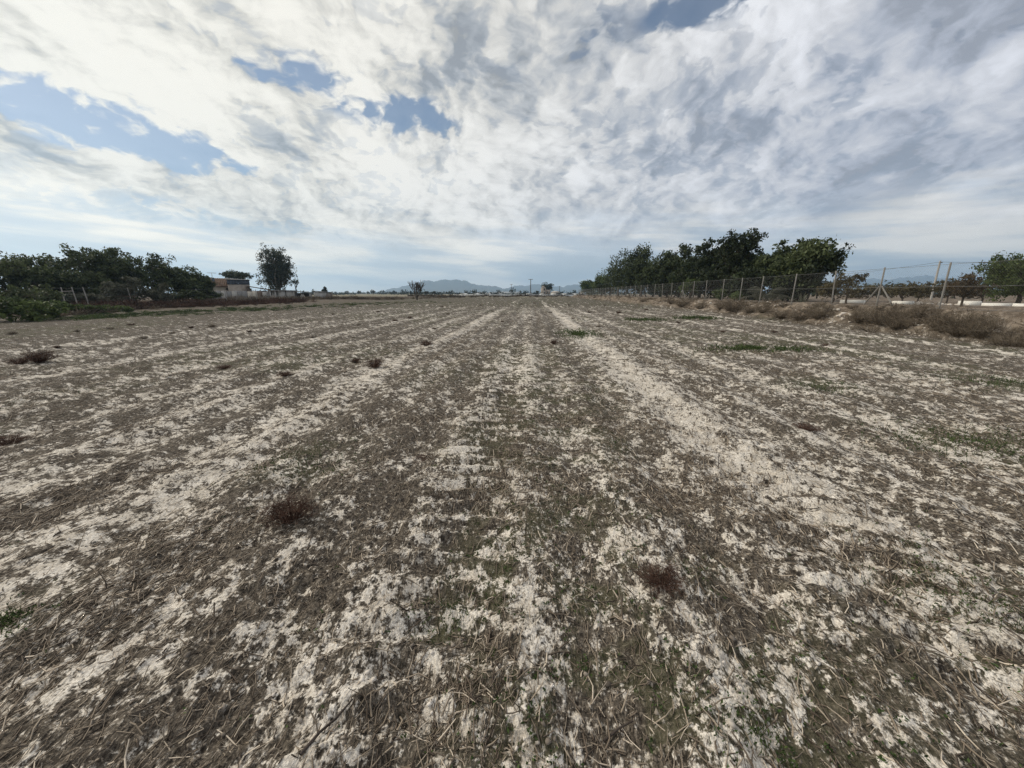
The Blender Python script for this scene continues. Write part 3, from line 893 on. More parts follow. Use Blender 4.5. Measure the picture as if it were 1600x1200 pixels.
# ------------------------------------------------------------------ farm buildings on the left
def farm():
    D = 86
    ox, oy = bearing(400, D)
    def at(px): return (px - 400) / (617.5 / D)
    def zz(y): return EYE + (458 - y) * D / 634.0
    def root(name, px, dd=0.0):
        x, y = bearing(px, D + dd)
        return empty(name, (x, y, 0), YAW + math.atan((800 - px) / 617.5))
    k = D / 617.5
    # tiled house
    h = root('tiled_house', 346, 4); tag(h, 'old cream house with an orange tiled roof behind the left trees', 'house')
    box('wall', M_CREAM, h, -4.2, 2.1, 0, 7, 0, 3.25)
    V = [(-4.6, -.5, 3.1), (2.25, -.5, 3.1), (2.25, 3.5, 4.95), (-4.6, 3.5, 4.95), (2.25, 7.5, 3.1), (-4.6, 7.5, 3.1)]
    V += [(a, b, c - .14) for a, b, c in V]
    F = [(0, 1, 2, 3), (3, 2, 4, 5), (7, 6, 9, 8), (8, 9, 11, 10), (0, 6, 7, 1), (4, 10, 11, 5), (0, 3, 9, 6), (3, 5, 11, 9), (1, 7, 8, 2), (2, 8, 10, 4)]
    rf = np_mesh('roof', np.array(V), np.array(F), M_TILE, h)
    for i in range(20):
        a = -4.45 + i * .345
        v, q = tube([(a, -.52, 3.13), (a, 3.45, 4.96)], [.09, .09], 6); np_mesh('tile_row', v, q, M_TILE, rf)
    box('window', M_DARKHOLE, h, 1.0, 1.5, -.04, .2, 2.3, 2.75)
    # antenna and tank on the roof
    a = root('rooftop_antenna', 336, 5.5); a.location.z = 4.15; tag(a, 'television antenna on a mast above the tiled roof', 'antenna')
    v, q = tube([(0, 0, 0), (0, 0, 1.95)], [.05, .04], 6); np_mesh('mast', v, q, M_SHEET, a)
    box('boom', M_SHEET, a, -.85, .85, -.04, .04, 1.9, 1.97)
    for i in range(7): box('rod', M_SHEET, a, -.8 + i * .26, -.77 + i * .26, -.35, .35, 1.972, 2.0)
    t = root('water_tank', 336.6, 4.9); t.location.z = 4.05; tag(t, 'small dark water drum on the tiled roof under the antenna', 'tank')
    v, q = tube([(0, 0, 0), (0, 0, .02), (0, 0, .9), (0, 0, .98)], [.28, .30, .30, .12], 12); np_mesh('drum', v, q, M_SLATE, t)
    # taller block with slate-blue cladding
    b = root('tall_block', 375, 1.5); tag(b, 'two-storey brick block with blue-grey cladding beside the tiled house', 'house')
    box('wall', M_BRICK, b, -2.0, 2.0, 0, 5, 0, 3.45)
    for i in range(8):
        box('cladding_panel', M_SLATE, b, -2.05 + i * .515, -2.05 + i * .515 + .495, -.06, 5.05, 3.453, 4.45)
    Boxes().hexa([(-2.3, -.4, 4.453), (2.3, -.4, 4.453), (2.3, 5.3, 4.453), (-2.3, 5.3, 4.453), (-2.3, -.4, 4.75), (2.3, -.4, 4.50), (2.3, 5.3, 4.50), (-2.3, 5.3, 4.75)]).build('roof', M_CONC, b)
    # lean-to
    l = root('lean_to', 403, 2); tag(l, 'open lean-to with a sloping brown roof right of the tall block', 'shed')
    box('wall', M_BROWNSHEET, l, -1.8, -1.1, .4, 3.6, 0, 2.6)
    box('back_wall', M_BROWNSHEET, l, -1.1, 1.8, 3.3, 3.6, 0, 2.1)
    Boxes().hexa([(-1.9, -.2, 3.05), (2.3, -.2, 2.25), (2.3, 3.9, 2.25), (-1.9, 3.9, 3.05), (-1.9, -.2, 3.2), (2.3, -.2, 2.40), (2.3, 3.9, 2.40), (-1.9, 3.9, 3.2)]).build('roof', M_BROWNSHEET, l)
    for xx in (-.9, .5, 1.9):
        box('post', M_BROWNSHEET, l, xx, xx + .12, 0, .12, 0, 2.3)
    # patched boundary wall
    w = root('patched_wall', 392, -2); tag(w, 'patched grey boundary wall of upright panels in front of the farm houses', 'wall')
    mats = [M_SHEET, M_CONC, M_SHEET, M_CONC, M_SHEET, M_SHEET, M_CREAM, M_CREAM, M_BROWNSHEET, M_CONC, M_SHEET, M_CONC, M_CONC]
    rg = np.random.default_rng(4)
    xs = np.linspace(-6.0, 5.6, 14)
    for i in range(13):
        dz = rg.uniform(-.12, .12)
        box('panel', mats[i], w, xs[i] + .01, xs[i + 1] - .01, rg.uniform(0, .04), .16, 0, 1.95 + dz)
    # long low shed with openings
    s = root('long_shed', 440, 0); tag(s, 'long low shed with dark doorways below the tall eucalyptus', 'shed')
    for (p0, p1, m) in ((424, 425.5, M_CONC), (430.5, 432.5, M_CONC), (437, 445, M_CONC), (446.2, 460, M_CONC)):
        box('wall_panel', m, s, (p0 - 440) * k, (p1 - 440) * k, 0, .2, 0, 2.1)
    box('wall_panel', M_BRICK, s, (424 - 440) * k, (430.5 - 440) * k, .01, .19, 0, 1.1)
    box('back_wall', M_BROWNSHEET, s, (424 - 440) * k, (460 - 440) * k, 3, 3.2, 0, 2.1)
    Boxes().hexa([(-2.4, -.3, 2.10), (2.9, -.3, 2.10), (2.9, 3.4, 2.10), (-2.4, 3.4, 2.10), (-2.4, -.3, 2.25), (2.9, -.3, 2.2), (2.9, 3.4, 2.2), (-2.4, 3.4, 2.25)]).build('roof', M_SHEET, s)
    # open shed with leaning boards
    o = root('open_shed', 473, 1); tag(o, 'open-fronted shed with pale boards leaning inside, between long shed and hut', 'shed')
    box('side_wall', M_CONC, o, -1.8, -1.6, 0, 3, 0, 1.95)
    box('side_wall', M_CONC, o, 1.2, 1.8, 0, 3, 0, 1.55)
    box('back_wall', M_BROWNSHEET, o, -1.6, 1.2, 2.8, 3, 0, 1.6)
    Boxes().hexa([(-1.95, -.3, 2.0), (2.0, -.3, 1.6), (2.0, 3.2, 1.6), (-1.95, 3.2, 2.0), (-1.95, -.3, 2.14), (2.0, -.3, 1.74), (2.0, 3.2, 1.74), (-1.95, 3.2, 2.14)]).build('roof', M_SHEET, o)
    for (x0, tilt) in ((-.75, .35), (.15, -.3), (.6, -.42)):
        bd = box('leaning_board', M_PALE, o, -.12, .12, -.03, .03, 0, 1.5)
        bd.location = (x0, .1, .02); bd.rotation_euler = (R(-10), tilt, 0)
    # block hut
    h2 = root('block_hut', 505, 1); tag(h2, 'square grey block hut with sloping roof at the right end of the farm', 'hut')
    box('wall', M_CONC, h2, -1.85, .6, 0, 3.2, 0, 1.9)
    box('wall', M_BRICK, h2, .6, 1.85, .06, 3.1, 0, 1.65)
    Boxes().hexa([(-2.0, -.2, 1.98), (2.0, -.2, 1.66), (2.0, 3.4, 1.66), (-2.0, 3.4, 1.98), (-2.0, -.2, 2.12), (2.0, -.2, 1.80), (2.0, 3.4, 1.80), (-2.0, 3.4, 2.12)]).build('roof', M_SHEET, h2)
farm()

tree('umbrella_pine', 'flat-topped umbrella pine behind the farm houses', 'tree', bearing(378, 106), height_for(419.5, 106), 9.4, M_PINE, 31, base=.50, depth=8, lobes=13, clumps=15, leaves=26, leaf=.42, aspect=3, shape='umbrella', clump_r=.6)
tree('eucalyptus', 'tall loose eucalyptus standing alone above the farm sheds', 'tree', bearing(436, 112), height_for(381, 112), 10.2, M_EUCA, 32, base=.01, depth=9, lobes=34, clumps=20, leaves=26, leaf=.46, aspect=2.4, droop=.6, bark=M_PALEBARK, clump_r=.62, gaps=.08)
tree('eucalyptus_sapling', 'thin leaning sapling right of the tall eucalyptus', 'tree', bearing(463, 108), height_for(434, 108), 3.4, M_EUCA, 33, base=.45, lobes=6, clumps=6, leaves=14, leaf=.38, aspect=2.6, droop=.6, bark=M_BARK, gaps=.25)

# ------------------------------------------------------------------ left hedge
LT = [(8, -52, 391, 8, 'sparse_tree', 'ragged tree at the left picture edge above the vine shrubs', dict(gaps=.2, lobes=12)),
      (55, -50, 403, 7, 'broad_tree', 'lower rounded tree near the left edge, left of the tallest hedge trees', dict()),
      (112, -51, 386, 8.5, 'broad_tree', 'broad dark tree in the left hedge, third from the picture edge', dict(lobes=13)),
      (150, -52, 383, 7.5, 'broad_tree', 'dense dark tree in the middle of the left hedge', dict(lobes=13)),
      (176, -50, 377.5, 4.5, 'spindly_tree', 'narrow treetop poking highest out of the left hedge', dict(lobes=9, gaps=.1)),
      (203, -51, 388, 6.5, 'broad_tree', 'dark rounded tree right of the highest treetop in the left hedge', dict()),
      (240, -51, 385, 8.0, 'airy_tree', 'airy tree with sky showing through, right part of the left hedge', dict(gaps=.22, lobes=14, clump_r=.42)),
      (284, -50, 402, 7.0, 'broad_tree', 'rounded tree near the right end of the left hedge', dict()),
      (310, -49, 424, 4.6, 'bushy_tree', 'low bushy tree ending the left hedge beside the tiled house', dict(base=.03))]
for i, (px, X, yt, w, nm, lab, kw) in enumerate(LT):
    x, y, D = on_line(px, X)
    a = dict(base=.03, lobes=13, clumps=18, leaves=32, leaf=.30, aspect=2.0, clump_r=.55, tone=(.45, .2))
    a.update(kw)
    tree(nm, lab, 'tree', (x, y), height_for(yt, D, .3), w, M_EVER, 60 + i, group='trees of the left hedge', **a)

LB = [(14, 22.5, 4.6, 1.75, M_FRESH, 'vine_shrub', 'dense green vine shrub spilling onto the field at the left edge'),
      (58, 25.5, 3.6, 1.15, M_FRESH, 'vine_shrub', 'lower green shrub just right of the vine shrub at the left edge'),
      (20, 30, 6.5, 2.8, M_EVER, 'hedge_shrub', 'tall dark shrub behind the vine shrubs at the left edge'),
      (118, 31, 3.4, .75, M_FRESH, 'creeping_shrub', 'low creeping green shrub below the leaning fence posts'),
      (172, 34, 3.0, .65, M_FRESH, 'creeping_shrub', 'flat green shrub on the field margin, right of the creeping one'),
      (75, 42, 6.0, 2.5, M_EVER, 'hedge_shrub', 'dark hedge shrub between the two leftmost fence posts'),
      (118, 43, 5.5, 2.3, M_EVER, 'hedge_shrub', 'dark hedge shrub behind the paired fence posts'),
      (165, 45, 5.5, 2.0, M_EVER, 'hedge_shrub', 'dark hedge shrub right of the paired fence posts'),
      (70, 37.8, 4.2, 1.6, M_OLIVE, 'grey_shrub', 'grey-green shrub at the leftmost leaning post'),
      (98, 38.8, 3.6, 1.5, M_OLIVE, 'grey_shrub', 'grey-green shrub left of the paired fence posts'),
      (142, 39.3, 4.0, 1.6, M_OLIVE, 'grey_shrub', 'grey-green shrub right of the paired fence posts'),
      (196, 42.3, 5.0, 2.9, M_OLIVE, 'grey_shrub', 'tall grey shrub behind the fourth left fence post'),
      (238, 44.3, 4.6, 2.5, M_OLIVE, 'grey_shrub', 'silvery shrub below the airy tree in the left hedge'),
      (290, 50, 4.5, 1.9, M_EVER, 'hedge_shrub', 'dark shrub near the right end of the left hedge'),
      (324, 58, 3.4, 2.2, M_EVER, 'hedge_shrub', 'dark green shrub touching the tiled house')]
for i, (px, D, w, h, m, nm, lab) in enumerate(LB):
    xy = bearing(px, D)
    tree(nm, lab, 'shrub', xy, h, w, m, 90 + i, base=.02, lobes=9, clumps=13, leaves=30, leaf=.20, aspect=1.9, clump_r=.5, stems=3, group='shrubs along the left margin', tone=(.42, .2))

# left fence: leaning posts with a few rails
M_OLDPOST = plain('weathered_post', (.29, .27, .24), .3, 5, .95)
def left_fence():
    r = empty('wire_fence', (0, 0, 0)); tag(r, 'old fence of leaning posts and wire along the left hedge', 'fence')
    posts = [(51, -43, .14), (98, -43.5, .02), (117, -43, .10), (135, -42.8, .13), (203, -43, .10), (261, -43, .06), (308, -43.4, .05), (352, -44, .02), (400, -44, .0), (436, -44.5, .03), (470, -45, 0)]
    tops = []
    for px, X, ln in posts:
        x, y, D = on_line(px, X)
        z = float(ground_z(x, y, False))
        t = (x - ln * 1.9 * .7, y - ln * .4, z + 1.85)
        v, q = tube([(x, y, z - .2), ((x + t[0]) / 2, (y + t[1]) / 2, z + .9), t], [.055, .05, .045], 7); np_mesh('post', v, q, M_OLDPOST, r)
        tops.append((np.array([x, y, z]), np.array(t)))
    for k, f in enumerate((.35, .65, .95)):
        for (b0, t0), (b1, t1) in zip(tops[:-1], tops[1:]):
            a, b = b0 + (t0 - b0) * f, b1 + (t1 - b1) * f
            m = (a + b) / 2 - np.array([0, 0, .08])
            v, q = tube([a, m, b], [.006] * 3, 4); np_mesh('wire', v, q, M_STEEL, r)
    (b0, t0), (b1, t1) = tops[1], tops[2]
    v, q = tube([b0 + (t0 - b0) * .78, b1 + (t1 - b1) * .80], [.035, .035], 6); np_mesh('rail', v, q, M_OLDPOST, r)
    x, y, D = on_line(213, -42.6)
    z = float(ground_z(x, y, False))
    a = on_line(178, -42.9)
    v, q = tube([(a[0], a[1], z + 1.0), (x, y, z + 1.0)], [.035, .035], 6); np_mesh('rail', v, q, M_BROWNSHEET, r)
left_fence()
# fallen pale poles by the hedge
x, y, D = on_line(277, -41.5)
z = float(ground_z(x, y, False))
v, q = tube([(-1.1, .2, .30), (0, 0, .33), (1.3, -.1, .42)], [.06, .06, .05], 6)
o = np_mesh('fallen_pole', v, q, M_PALE); o.location = (x, y, z); tag(o, 'pale fallen pole lying on weeds below the left hedge', 'pole')

# weeds in the margins, too dense to count
def weed_strip(name, label, pts, mat, seed, n, H, W, rad=.012):
    rg = np.random.default_rng(seed)
    g = Geo()
    pts = np.asarray(pts, float)
    t = rg.random(n) * (len(pts) - 1); i = t.astype(int); f = (t - i)[:, None]
    c = pts[i] + (pts[i + 1] - pts[i]) * f
    c = c[:, :2] + rg.normal(0, 1, (n, 2)) * c[:, 2:3] * .5
    z = ground_z(c[:, 0], c[:, 1], False)
    k = 26
    hs = H * rg.uniform(.4, 1.25, n) * (.6 + .8 * fbm(c[:, 0] * .3, c[:, 1] * .3, 3, seed))
    a = rg.uniform(0, 6.28, (n, k)); sp = np.sqrt(rg.random((n, k)))
    b = np.stack([c[:, 0:1] + np.cos(a) * sp * W * .12, c[:, 1:2] + np.sin(a) * sp * W * .12, np.repeat(z[:, None] - .02, k, 1)], -1)
    tp = np.stack([c[:, 0:1] + np.cos(a) * sp * W * .55, c[:, 1:2] + np.sin(a) * sp * W * .55, z[:, None] + hs[:, None] * (1 - .5 * sp ** 2) * rg.uniform(.5, 1.05, (n, k))], -1)
    v, q = prisms(b.reshape(-1, 3), tp.reshape(-1, 3), rad, rad * .5, 3, rg)
    tn = np.clip(np.repeat(rg.normal(.45, .2, n), k) + rg.normal(0, .15, n * k), 0, 1)
    g.add(v, q, np.repeat(tn, 6))
    pt = b.reshape(-1, 3) + (tp - b).reshape(-1, 3) * rg.uniform(.4, 1, (n * k, 1))
    v, q = leaf_quads(pt, rad * 9, rg, 2.0); g.add(v, q, np.repeat(tn, 4))
    setting(g.build(name, mat), 'stuff', label)
def L(pxs, X, w): return [(*on_line(p, X)[:2], w) for p in pxs]
weed_strip('red_brown_weeds', 'dark red-brown weeds below the left fence', L((30, 120, 200, 260, 320, 370, 420, 470), -40.0, 2.6), M_RED, 5, 560, .75, 1.6, .014)
weed_strip('dry_margin_weeds', 'dry grey-brown weeds along the left field margin', [(*bearing(p, d), w) for p, d, w in ((60, 28, 1.5), (130, 33, 2), (230, 42, 2.5), (330, 58, 3), (430, 78, 4), (520, 92, 5), (600, 105, 6), (700, 135, 6))], M_DRY, 6, 560, .6, 1.6, .014)
weed_strip('green_margin_weeds', 'low green weeds inside the left field margin', [(*bearing(p, d), w) for p, d, w in ((100, 24, 2), (200, 29, 4), (300, 34, 5), (400, 40, 6), (520, 52, 7), (640, 70, 8))], M_GRASS, 7, 400, .16, .8, .009)
weed_strip('far_bund_weeds', 'dark brush on the low bund at the far end of the field', [(-46, 148, 2.0), (-30, 150, 2.0), (-10, 151, 1.8), (14, 152, 1.6)], M_DRY, 8, 320, .75, 2.4, .03)
weed_strip('bank_weeds', 'low dry grass and weeds covering the right bank', [(16.0, 8, 1.3), (16.2, 20, 1.3), (16.3, 35, 1.3), (16.4, 60, 1.4), (16.4, 110, 1.4), (16.4, 148, 1.4)], M_DRY, 14, 460, .28, .8, .007)
weed_strip('farm_weeds', 'dry brush in front of the patched farm wall', [(*bearing(p, d), 2.5) for p, d in ((340, 72), (400, 76), (460, 80), (530, 88), (620, 100))], M_DRY, 9, 240, .9, 1.9, .02)

# ------------------------------------------------------------------ the bare tree
def bare_tree():
    rg = np.random.default_rng(12)
    x, y = bearing(651, 93)
    r = empty('bare_tree', (x, y, -.05)); tag(r, 'leafless tree with upright branches standing at the far field edge', 'tree')
    wood = Geo(); br = Geo()
    def grow(a, d, L, rad, lv):
        b = a + d * L
        limb(wood if lv == 0 else br, a, b, rad, rad * .62, rg, .05, 3, 5)
        if lv >= 4: return
        for _ in range(4 if lv == 0 else 3):
            nd = d * .9 + rg.normal(0, .40, 3) * np.array([1, 1, .5]) + np.array([0, 0, .42]); nd /= np.linalg.norm(nd)
            grow(a + d * L * rg.uniform(.6, 1.0), nd, L * rg.uniform(.70, .95), rad * .62, lv + 1)
    grow(np.array([0, 0, 0.]), np.array([.03, 0, 1.]), 1.35, .22, 0)
    grow(np.array([0.05, 0, .3]), np.array([-.45, 0, .9]), 1.5, .15, 1)
    grow(np.array([-.03, 0, .3]), np.array([.45, .1, .9]), 1.55, .15, 1)
    wood.build('trunk', M_BARK, r, True); br.build('branches', M_BARK, r, True)
bare_tree()

# ------------------------------------------------------------------ right boundary: bank, fence, brush
FX = 17.5
def right_fence():
    r = empty('chain_link_fence', (0, 0, 0)); tag(r, 'tall wire mesh fence on pale posts along the right bank', 'fence')
    ys = [4.6, 7.9, 11.1, 14.4, 17.7, 20.8, 23.8, 27.35, 31.1, 34.0, 37.1, 40.6, 43.7, 46.8, 50.4, 53.8, 57.1, 60.8, 64.2, 67.6, 71.0]
    while ys[-1] < 146: ys.append(ys[-1] + 3.35)
    rg = np.random.default_rng(21)
    base = BANKZ
    me = None
    Hs = 1.92
    for yy in ys:
        z = float(ground_z(FX, yy, False))
        v, q = tube([(0, 0, -.4), (0, 0, 1.2), (0, 0, base + Hs - z), (0, 0, base + Hs - z + .01)], [.035, .035, .034, .0], 8)
        o = np_mesh('post', v, q, M_POST, r, smooth=True); o.location = (FX, yy, z); o.rotation_euler = (rg.normal(0, .012), rg.normal(0, .015), 0)
    for yy in (20.8, 46.8, 71.0, 94.45):
        for s in (-1, 1):
            z = float(ground_z(FX, yy + s, False))
            v, q = tube([(FX + .02, yy + s * .06, base + 1.02), (FX + .05, yy + s * 1.02, z - .08)], [.034, .034], 7); np_mesh('brace', v, q, M_POST, r, smooth=True)
    z0, z1 = base + .06, base + Hs - .06
    for zz_ in (z0, (z0 + z1) / 2, z1):
        pts = []
        for a, b in zip(ys[:-1], ys[1:]):
            pts += [(FX - .055, a, zz_), (FX - .055, (a + b) / 2, zz_ - .025)]
        pts.append((FX - .055, ys[-1], zz_))
        v, q = tube(pts, [.006] * len(pts), 4); np_mesh('wire', v, q, M_STEEL, r)
    # the mesh: two families of slanting wires
    P0, P1 = [], []
    Y0, Y1 = ys[0], ys[-1]
    h = z1 - z0
    step = .085
    for s in (-1, 1):
        y = np.arange(Y0, Y1 - h, step)
        a = np.stack([np.full_like(y, FX - .06 - .003 * s), y, np.full_like(y, z0 if s > 0 else z1)], -1)
        b = np.stack([np.full_like(y, FX - .06 - .003 * s), y + h, np.full_like(y, z1 if s > 0 else z0)], -1)
        P0.append(a); P1.append(b)
    v, q = prisms(np.concatenate(P0), np.concatenate(P1), .0010, .0010, 3, rg)
    o = np_mesh('wire_mesh', v, q, M_STEEL, r); o['kind'] = 'stuff'
right_fence()

# the telephone line behind the fence
def phone_line():
    pts = [(1215, 78, 431), (1457, 40, 408.5), (1700, 33, 404)]
    heads = []
    for i, (px, D, yt) in enumerate(pts):
        x, y = bearing(px, D); z = float(ground_z(x, y, False)); H = height_for(yt, D, z)
        heads.append((x, y, z + H - .12))
        if i == 1:
            r = empty('telephone_pole', (x, y, z - .1), YAW); tag(r, 'thin grey telephone pole rising behind the right fence', 'pole')
            v, q = tube([(0, 0, 0), (0, 0, H * .5), (0, 0, H + .1)], [.095, .085, .07], 8); np_mesh('pole', v, q, M_CONC, r, smooth=True)
            box('bracket', M_SHEET, r, -.14, .14, -.12, -.07, H - .12, H - .04)
            root = r
    P = []
    for a, b in zip(heads[:-1], heads[1:]):
        a, b = np.array(a), np.array(b); sag = .012 * np.linalg.norm(b - a)
        for t in np.linspace(0, 1, 13)[:-1]: P.append(a + (b - a) * t - np.array([0, 0, sag * 4 * t * (1 - t)]))
    P.append(np.array(heads[-1]))
    v, q = tube(P, [.014] * len(P), 5)
    o = np_mesh('telephone_wire', v, q, M_SLATE); tag(o, 'dark sagging telephone wire strung from the thin grey pole', 'wire')
phone_line()

# dry bushes on the bank
BUSH = [twig_mesh('dry_bush', M_DRY, 2.0, 1.0, 120, 200 + i, side=10, rad=.0065, leafy=250, arch=.4) for i in range(3)]
BK = [(1006, 15.9, 1.3, .6, 'small dry bush far along the right bank below the tall trees'), (1050, 15.8, 1.5, .8, 'dry bush on the right bank just left of the far braced post'), (1068, 15.5, 1.9, .95, 'dry bush on the right bank below the far braced post'), (1098, 15.7, 1.6, .75, 'dry bush on the right bank, second right of the far braced post'),
      (1130, 15.6, 1.5, .8, 'small bush left of the broad dry bush in mid bank'), (1148, 15.5, 2.4, 1.15, 'broad dry bush in the middle of the right bank'), (1176, 15.7, 1.3, .6, 'little dry bush just right of the broad mid-bank bush'), (1197, 15.6, 1.6, .7, 'rounded dry bush on the bank below the palm'),
      (1226, 15.4, 1.5, .6, 'low dry bush on the bank left of the tall ragged bush'), (1258, 15.5, 1.5, .8, 'left half of the tall ragged dry bush pair before the almond tree'), (1288, 15.7, 1.5, 1.1, 'tall ragged dry bush on the bank before the small almond tree'),
      (1354, 15.6, 1.3, .9, 'leftmost of the large dry bushes below the near braced post'), (1386, 15.5, 1.6, 1.05, 'large dry bush directly below the near braced post'), (1416, 15.5, 1.4, 1.0, 'large dry bush right of the near braced post'), (1446, 16.4, 1.1, .8, 'thin upright dry bush behind the gap between the large bushes'),
      (1484, 15.5, 1.25, 1.0, 'dark large dry bush below the rightmost fence post'), (1518, 15.4, 1.5, 1.1, 'large dry bush right of the rightmost fence post'), (1553, 15.4, 1.3, .95, 'large dry bush second from the right picture edge'), (1612, 15.2, 1.4, .75, 'dry bush cut by the right picture edge')]
rgb = np.random.default_rng(33)
for i, (px, X, w, h, lab) in enumerate(BK):
    x, y, D = on_line(px, X)
    put(BUSH[i % 3], 'dry_bush', lab, 'bush', (x, y), w / 2.2, rgb.uniform(0, 6.28), 'dry bushes along the right bank', z=float(ground_z(x, y)) - .03, sz=h / 1.05)

# green plants by the fence
tree('yellow_green_shrub', 'yellow-green shrub at the fence left of the mid-bank bush', 'shrub', on_line(1124, 18.6)[:2], 1.15, 1.5, M_FRESH, 141, base=.03, lobes=6, clumps=8, leaves=18, leaf=.16, stems=3)
tree('yellow_green_shrub', 'pale green shrub inside the fence behind the mid-bank bush', 'shrub', on_line(1152, 18.4)[:2], 1.0, 1.4, M_FRESH, 142, base=.03, lobes=6, clumps=8, leaves=16, leaf=.16, stems=3)
tree('yellow_green_shrub', 'leafy green shrub behind the far braced post', 'shrub', on_line(1078, 19.5)[:2], 2.6, 3.0, M_FRESH, 143, base=.15, lobes=7, clumps=9, leaves=18, leaf=.22, stems=2)
tree('yellow_green_shrub', 'brownish green shrub under the right end of the tree row', 'shrub', on_line(1296, 20.5)[:2], 1.9, 1.8, M_ALMOND, 144, base=.05, lobes=7, clumps=9, leaves=18, leaf=.18, stems=2)

def palm(px, X, label, n, H, W, seed, up, trunk=.0, w=.05, mat=M_FRESH, leaflets=True):
    rg = np.random.default_rng(seed)
    x, y, D = on_line(px, X); z = float(ground_z(x, y, False))
    r = empty('palm' if leaflets else 'agave', (x, y, z - .03)); tag(r, label, 'palm' if leaflets else 'agave')
    v, q = tube([(0, 0, 0), (0, 0, trunk * .6 + .05), (0, 0, trunk + .12)], [.16, .14, .09], 8); np_mesh('trunk', v, q, M_BARK, r)
    for i in range(n):
        a = i * 2.4 + rg.normal(0, .2); el = rg.uniform(*up); L = W / 2 * rg.uniform(.8, 1.15)
        d = np.array([math.cos(a), math.sin(a)])
        ts = np.linspace(0, 1, 8)
        cx = ts * L * math.cos(el); cz = trunk + .1 + ts * L * math.sin(el) - ts ** 2.2 * L * .45 * (1 if leaflets else .12)
        c = np.stack([d[0] * cx, d[1] * cx, cz], -1)
        g = Geo()
        sd = np.array([-d[1], d[0], 0])
        if leaflets:
            v, q = tube(c, list(np.linspace(.018, .004, 8)), 4); g.add(v, q, .6)
            k = 46
            t = np.repeat(np.linspace(.15, 1, k // 2), 2); s = np.tile([-1, 1], k // 2)
            b = np.stack([np.interp(t, ts, c[:, j]) for j in range(3)], -1)
            ll = (.34 * W / 2 * np.sin(np.clip(t, .1, .97) * math.pi) ** .5)[:, None]
            e = b + sd * s[:, None] * ll * .75 + np.append(d, 0) * ll * .55 - np.array([0, 0, 1]) * ll * .25
            v, q = prisms(b, e, .014, .003, 3, rg); g.add(v, q, np.repeat(np.clip(rg.normal(.55, .2, k), 0, 1), 6))
        else:
            V, Q = [], []
            for j, t in enumerate(ts):
                ww = w * (math.sin(math.pi * (.25 + .75 * t)) ** .8) + .002
                V += [c[j] - sd * ww, c[j] - np.array([0, 0, ww * .5]), c[j] + sd * ww]
            for j in range(7):
                for kk in range(2): Q.append((j * 3 + kk, j * 3 + kk + 1, j * 3 + kk + 4, j * 3 + kk + 3))
            g.add(np.array(V), np.array(Q), rg.uniform(.35, .8))
        g.build('frond' if leaflets else 'leaf', mat, r)
palm(1199, 19.2, 'young palm with arching fronds inside the right fence', 20, 1.5, 4.2, 61, (.3, 1.1), .25, mat=M_OLIVE)
palm(1187, 18.2, 'spiky agave at the fence post below the palm', 16, .7, 1.6, 62, (.4, 1.3), .0, .05, M_OLIVE, False)
palm(1254, 18.3, 'spiky green agave right of the fence post near the tree row end', 18, .8, 1.7, 63, (.4, 1.3), .0, .05, M_OLIVE, False)

# the right tree row
RT = [(919, 24, 432, 6.2, 'round', M_FRESH, 'small pale green tree at the far left end of the right tree row', dict(base=.05)),
      (940, 24, 429, 5.5, 'round', M_FRESH, 'second pale green tree at the far end of the right tree row', dict(base=.05)),
      (966, 24, 395, 8.0, 'round', M_EVER, 'first tall dark tree at the far end of the right row', dict(droop=.6, lobes=14)),
      (1001, 23.5, 383, 6.0, 'round', M_EVER, 'drooping dark tree, second tall one from the far end', dict(droop=.6, lobes=14)),
      (1032, 24, 389, 4.6, 'round', M_EVER, 'narrow dark tree in the dip of the right row', dict(droop=.4, lobes=12)),
      (1062, 24, 377, 4.6, 'spires', M_PINE, 'dark pine with a ragged pointed top, left of the twin spires', dict(lobes=6, clumps=26)),
      (1093, 24, 371, 5.0, 'spires', M_PINE, 'dark pine with twin spires left of the tallest tree', dict(lobes=6, clumps=26)),
      (1121, 25, 384, 4.2, 'round', M_PINE, 'dark pine tucked behind the left shoulder of the tallest tree', dict()),
      (1146, 23.5, 350, 4.3, 'round', M_PINE, 'tallest dark pine of the right tree row', dict(lobes=20, clumps=20)),
      (1180, 25, 394, 4.2, 'round', M_EVER, 'low dark tree in the notch right of the tallest pine', dict()),
      (1208, 24, 377, 3.2, 'round', M_EVER, 'upright dark tree right of the notch in the tree row', dict(lobes=12)),
      (1252, 23, 362, 4.5, 'round', M_EVER, 'big bushy pepper tree closing the near end of the right row', dict(lobes=20, clumps=22, droop=.5, tone=(.58, .22))),
      (1232, 21.5, 405, 3.2, 'round', M_EVER, 'lower leafy tree in front of the big pepper tree', dict(droop=.5, tone=(.7, .2)))]
for i, (px, X, yt, w, sh, m, lab, kw) in enumerate(RT):
    x, y, D = on_line(px, X)
    far = D > 80
    a = dict(base=.03, lobes=17, clumps=21, leaves=32 if not far else 26, leaf=.28 if D < 50 else .45, aspect=2.0, clump_r=.5 if D < 50 else .75, tone=(.42, .2))
    a.update(kw)
    tree('row_tree', lab, 'tree', (x, y), height_for(yt, D, .92), w * (1.15 if D < 50 else 1.45), m, 300 + i, shape=sh, group='trees of the right row', **a)
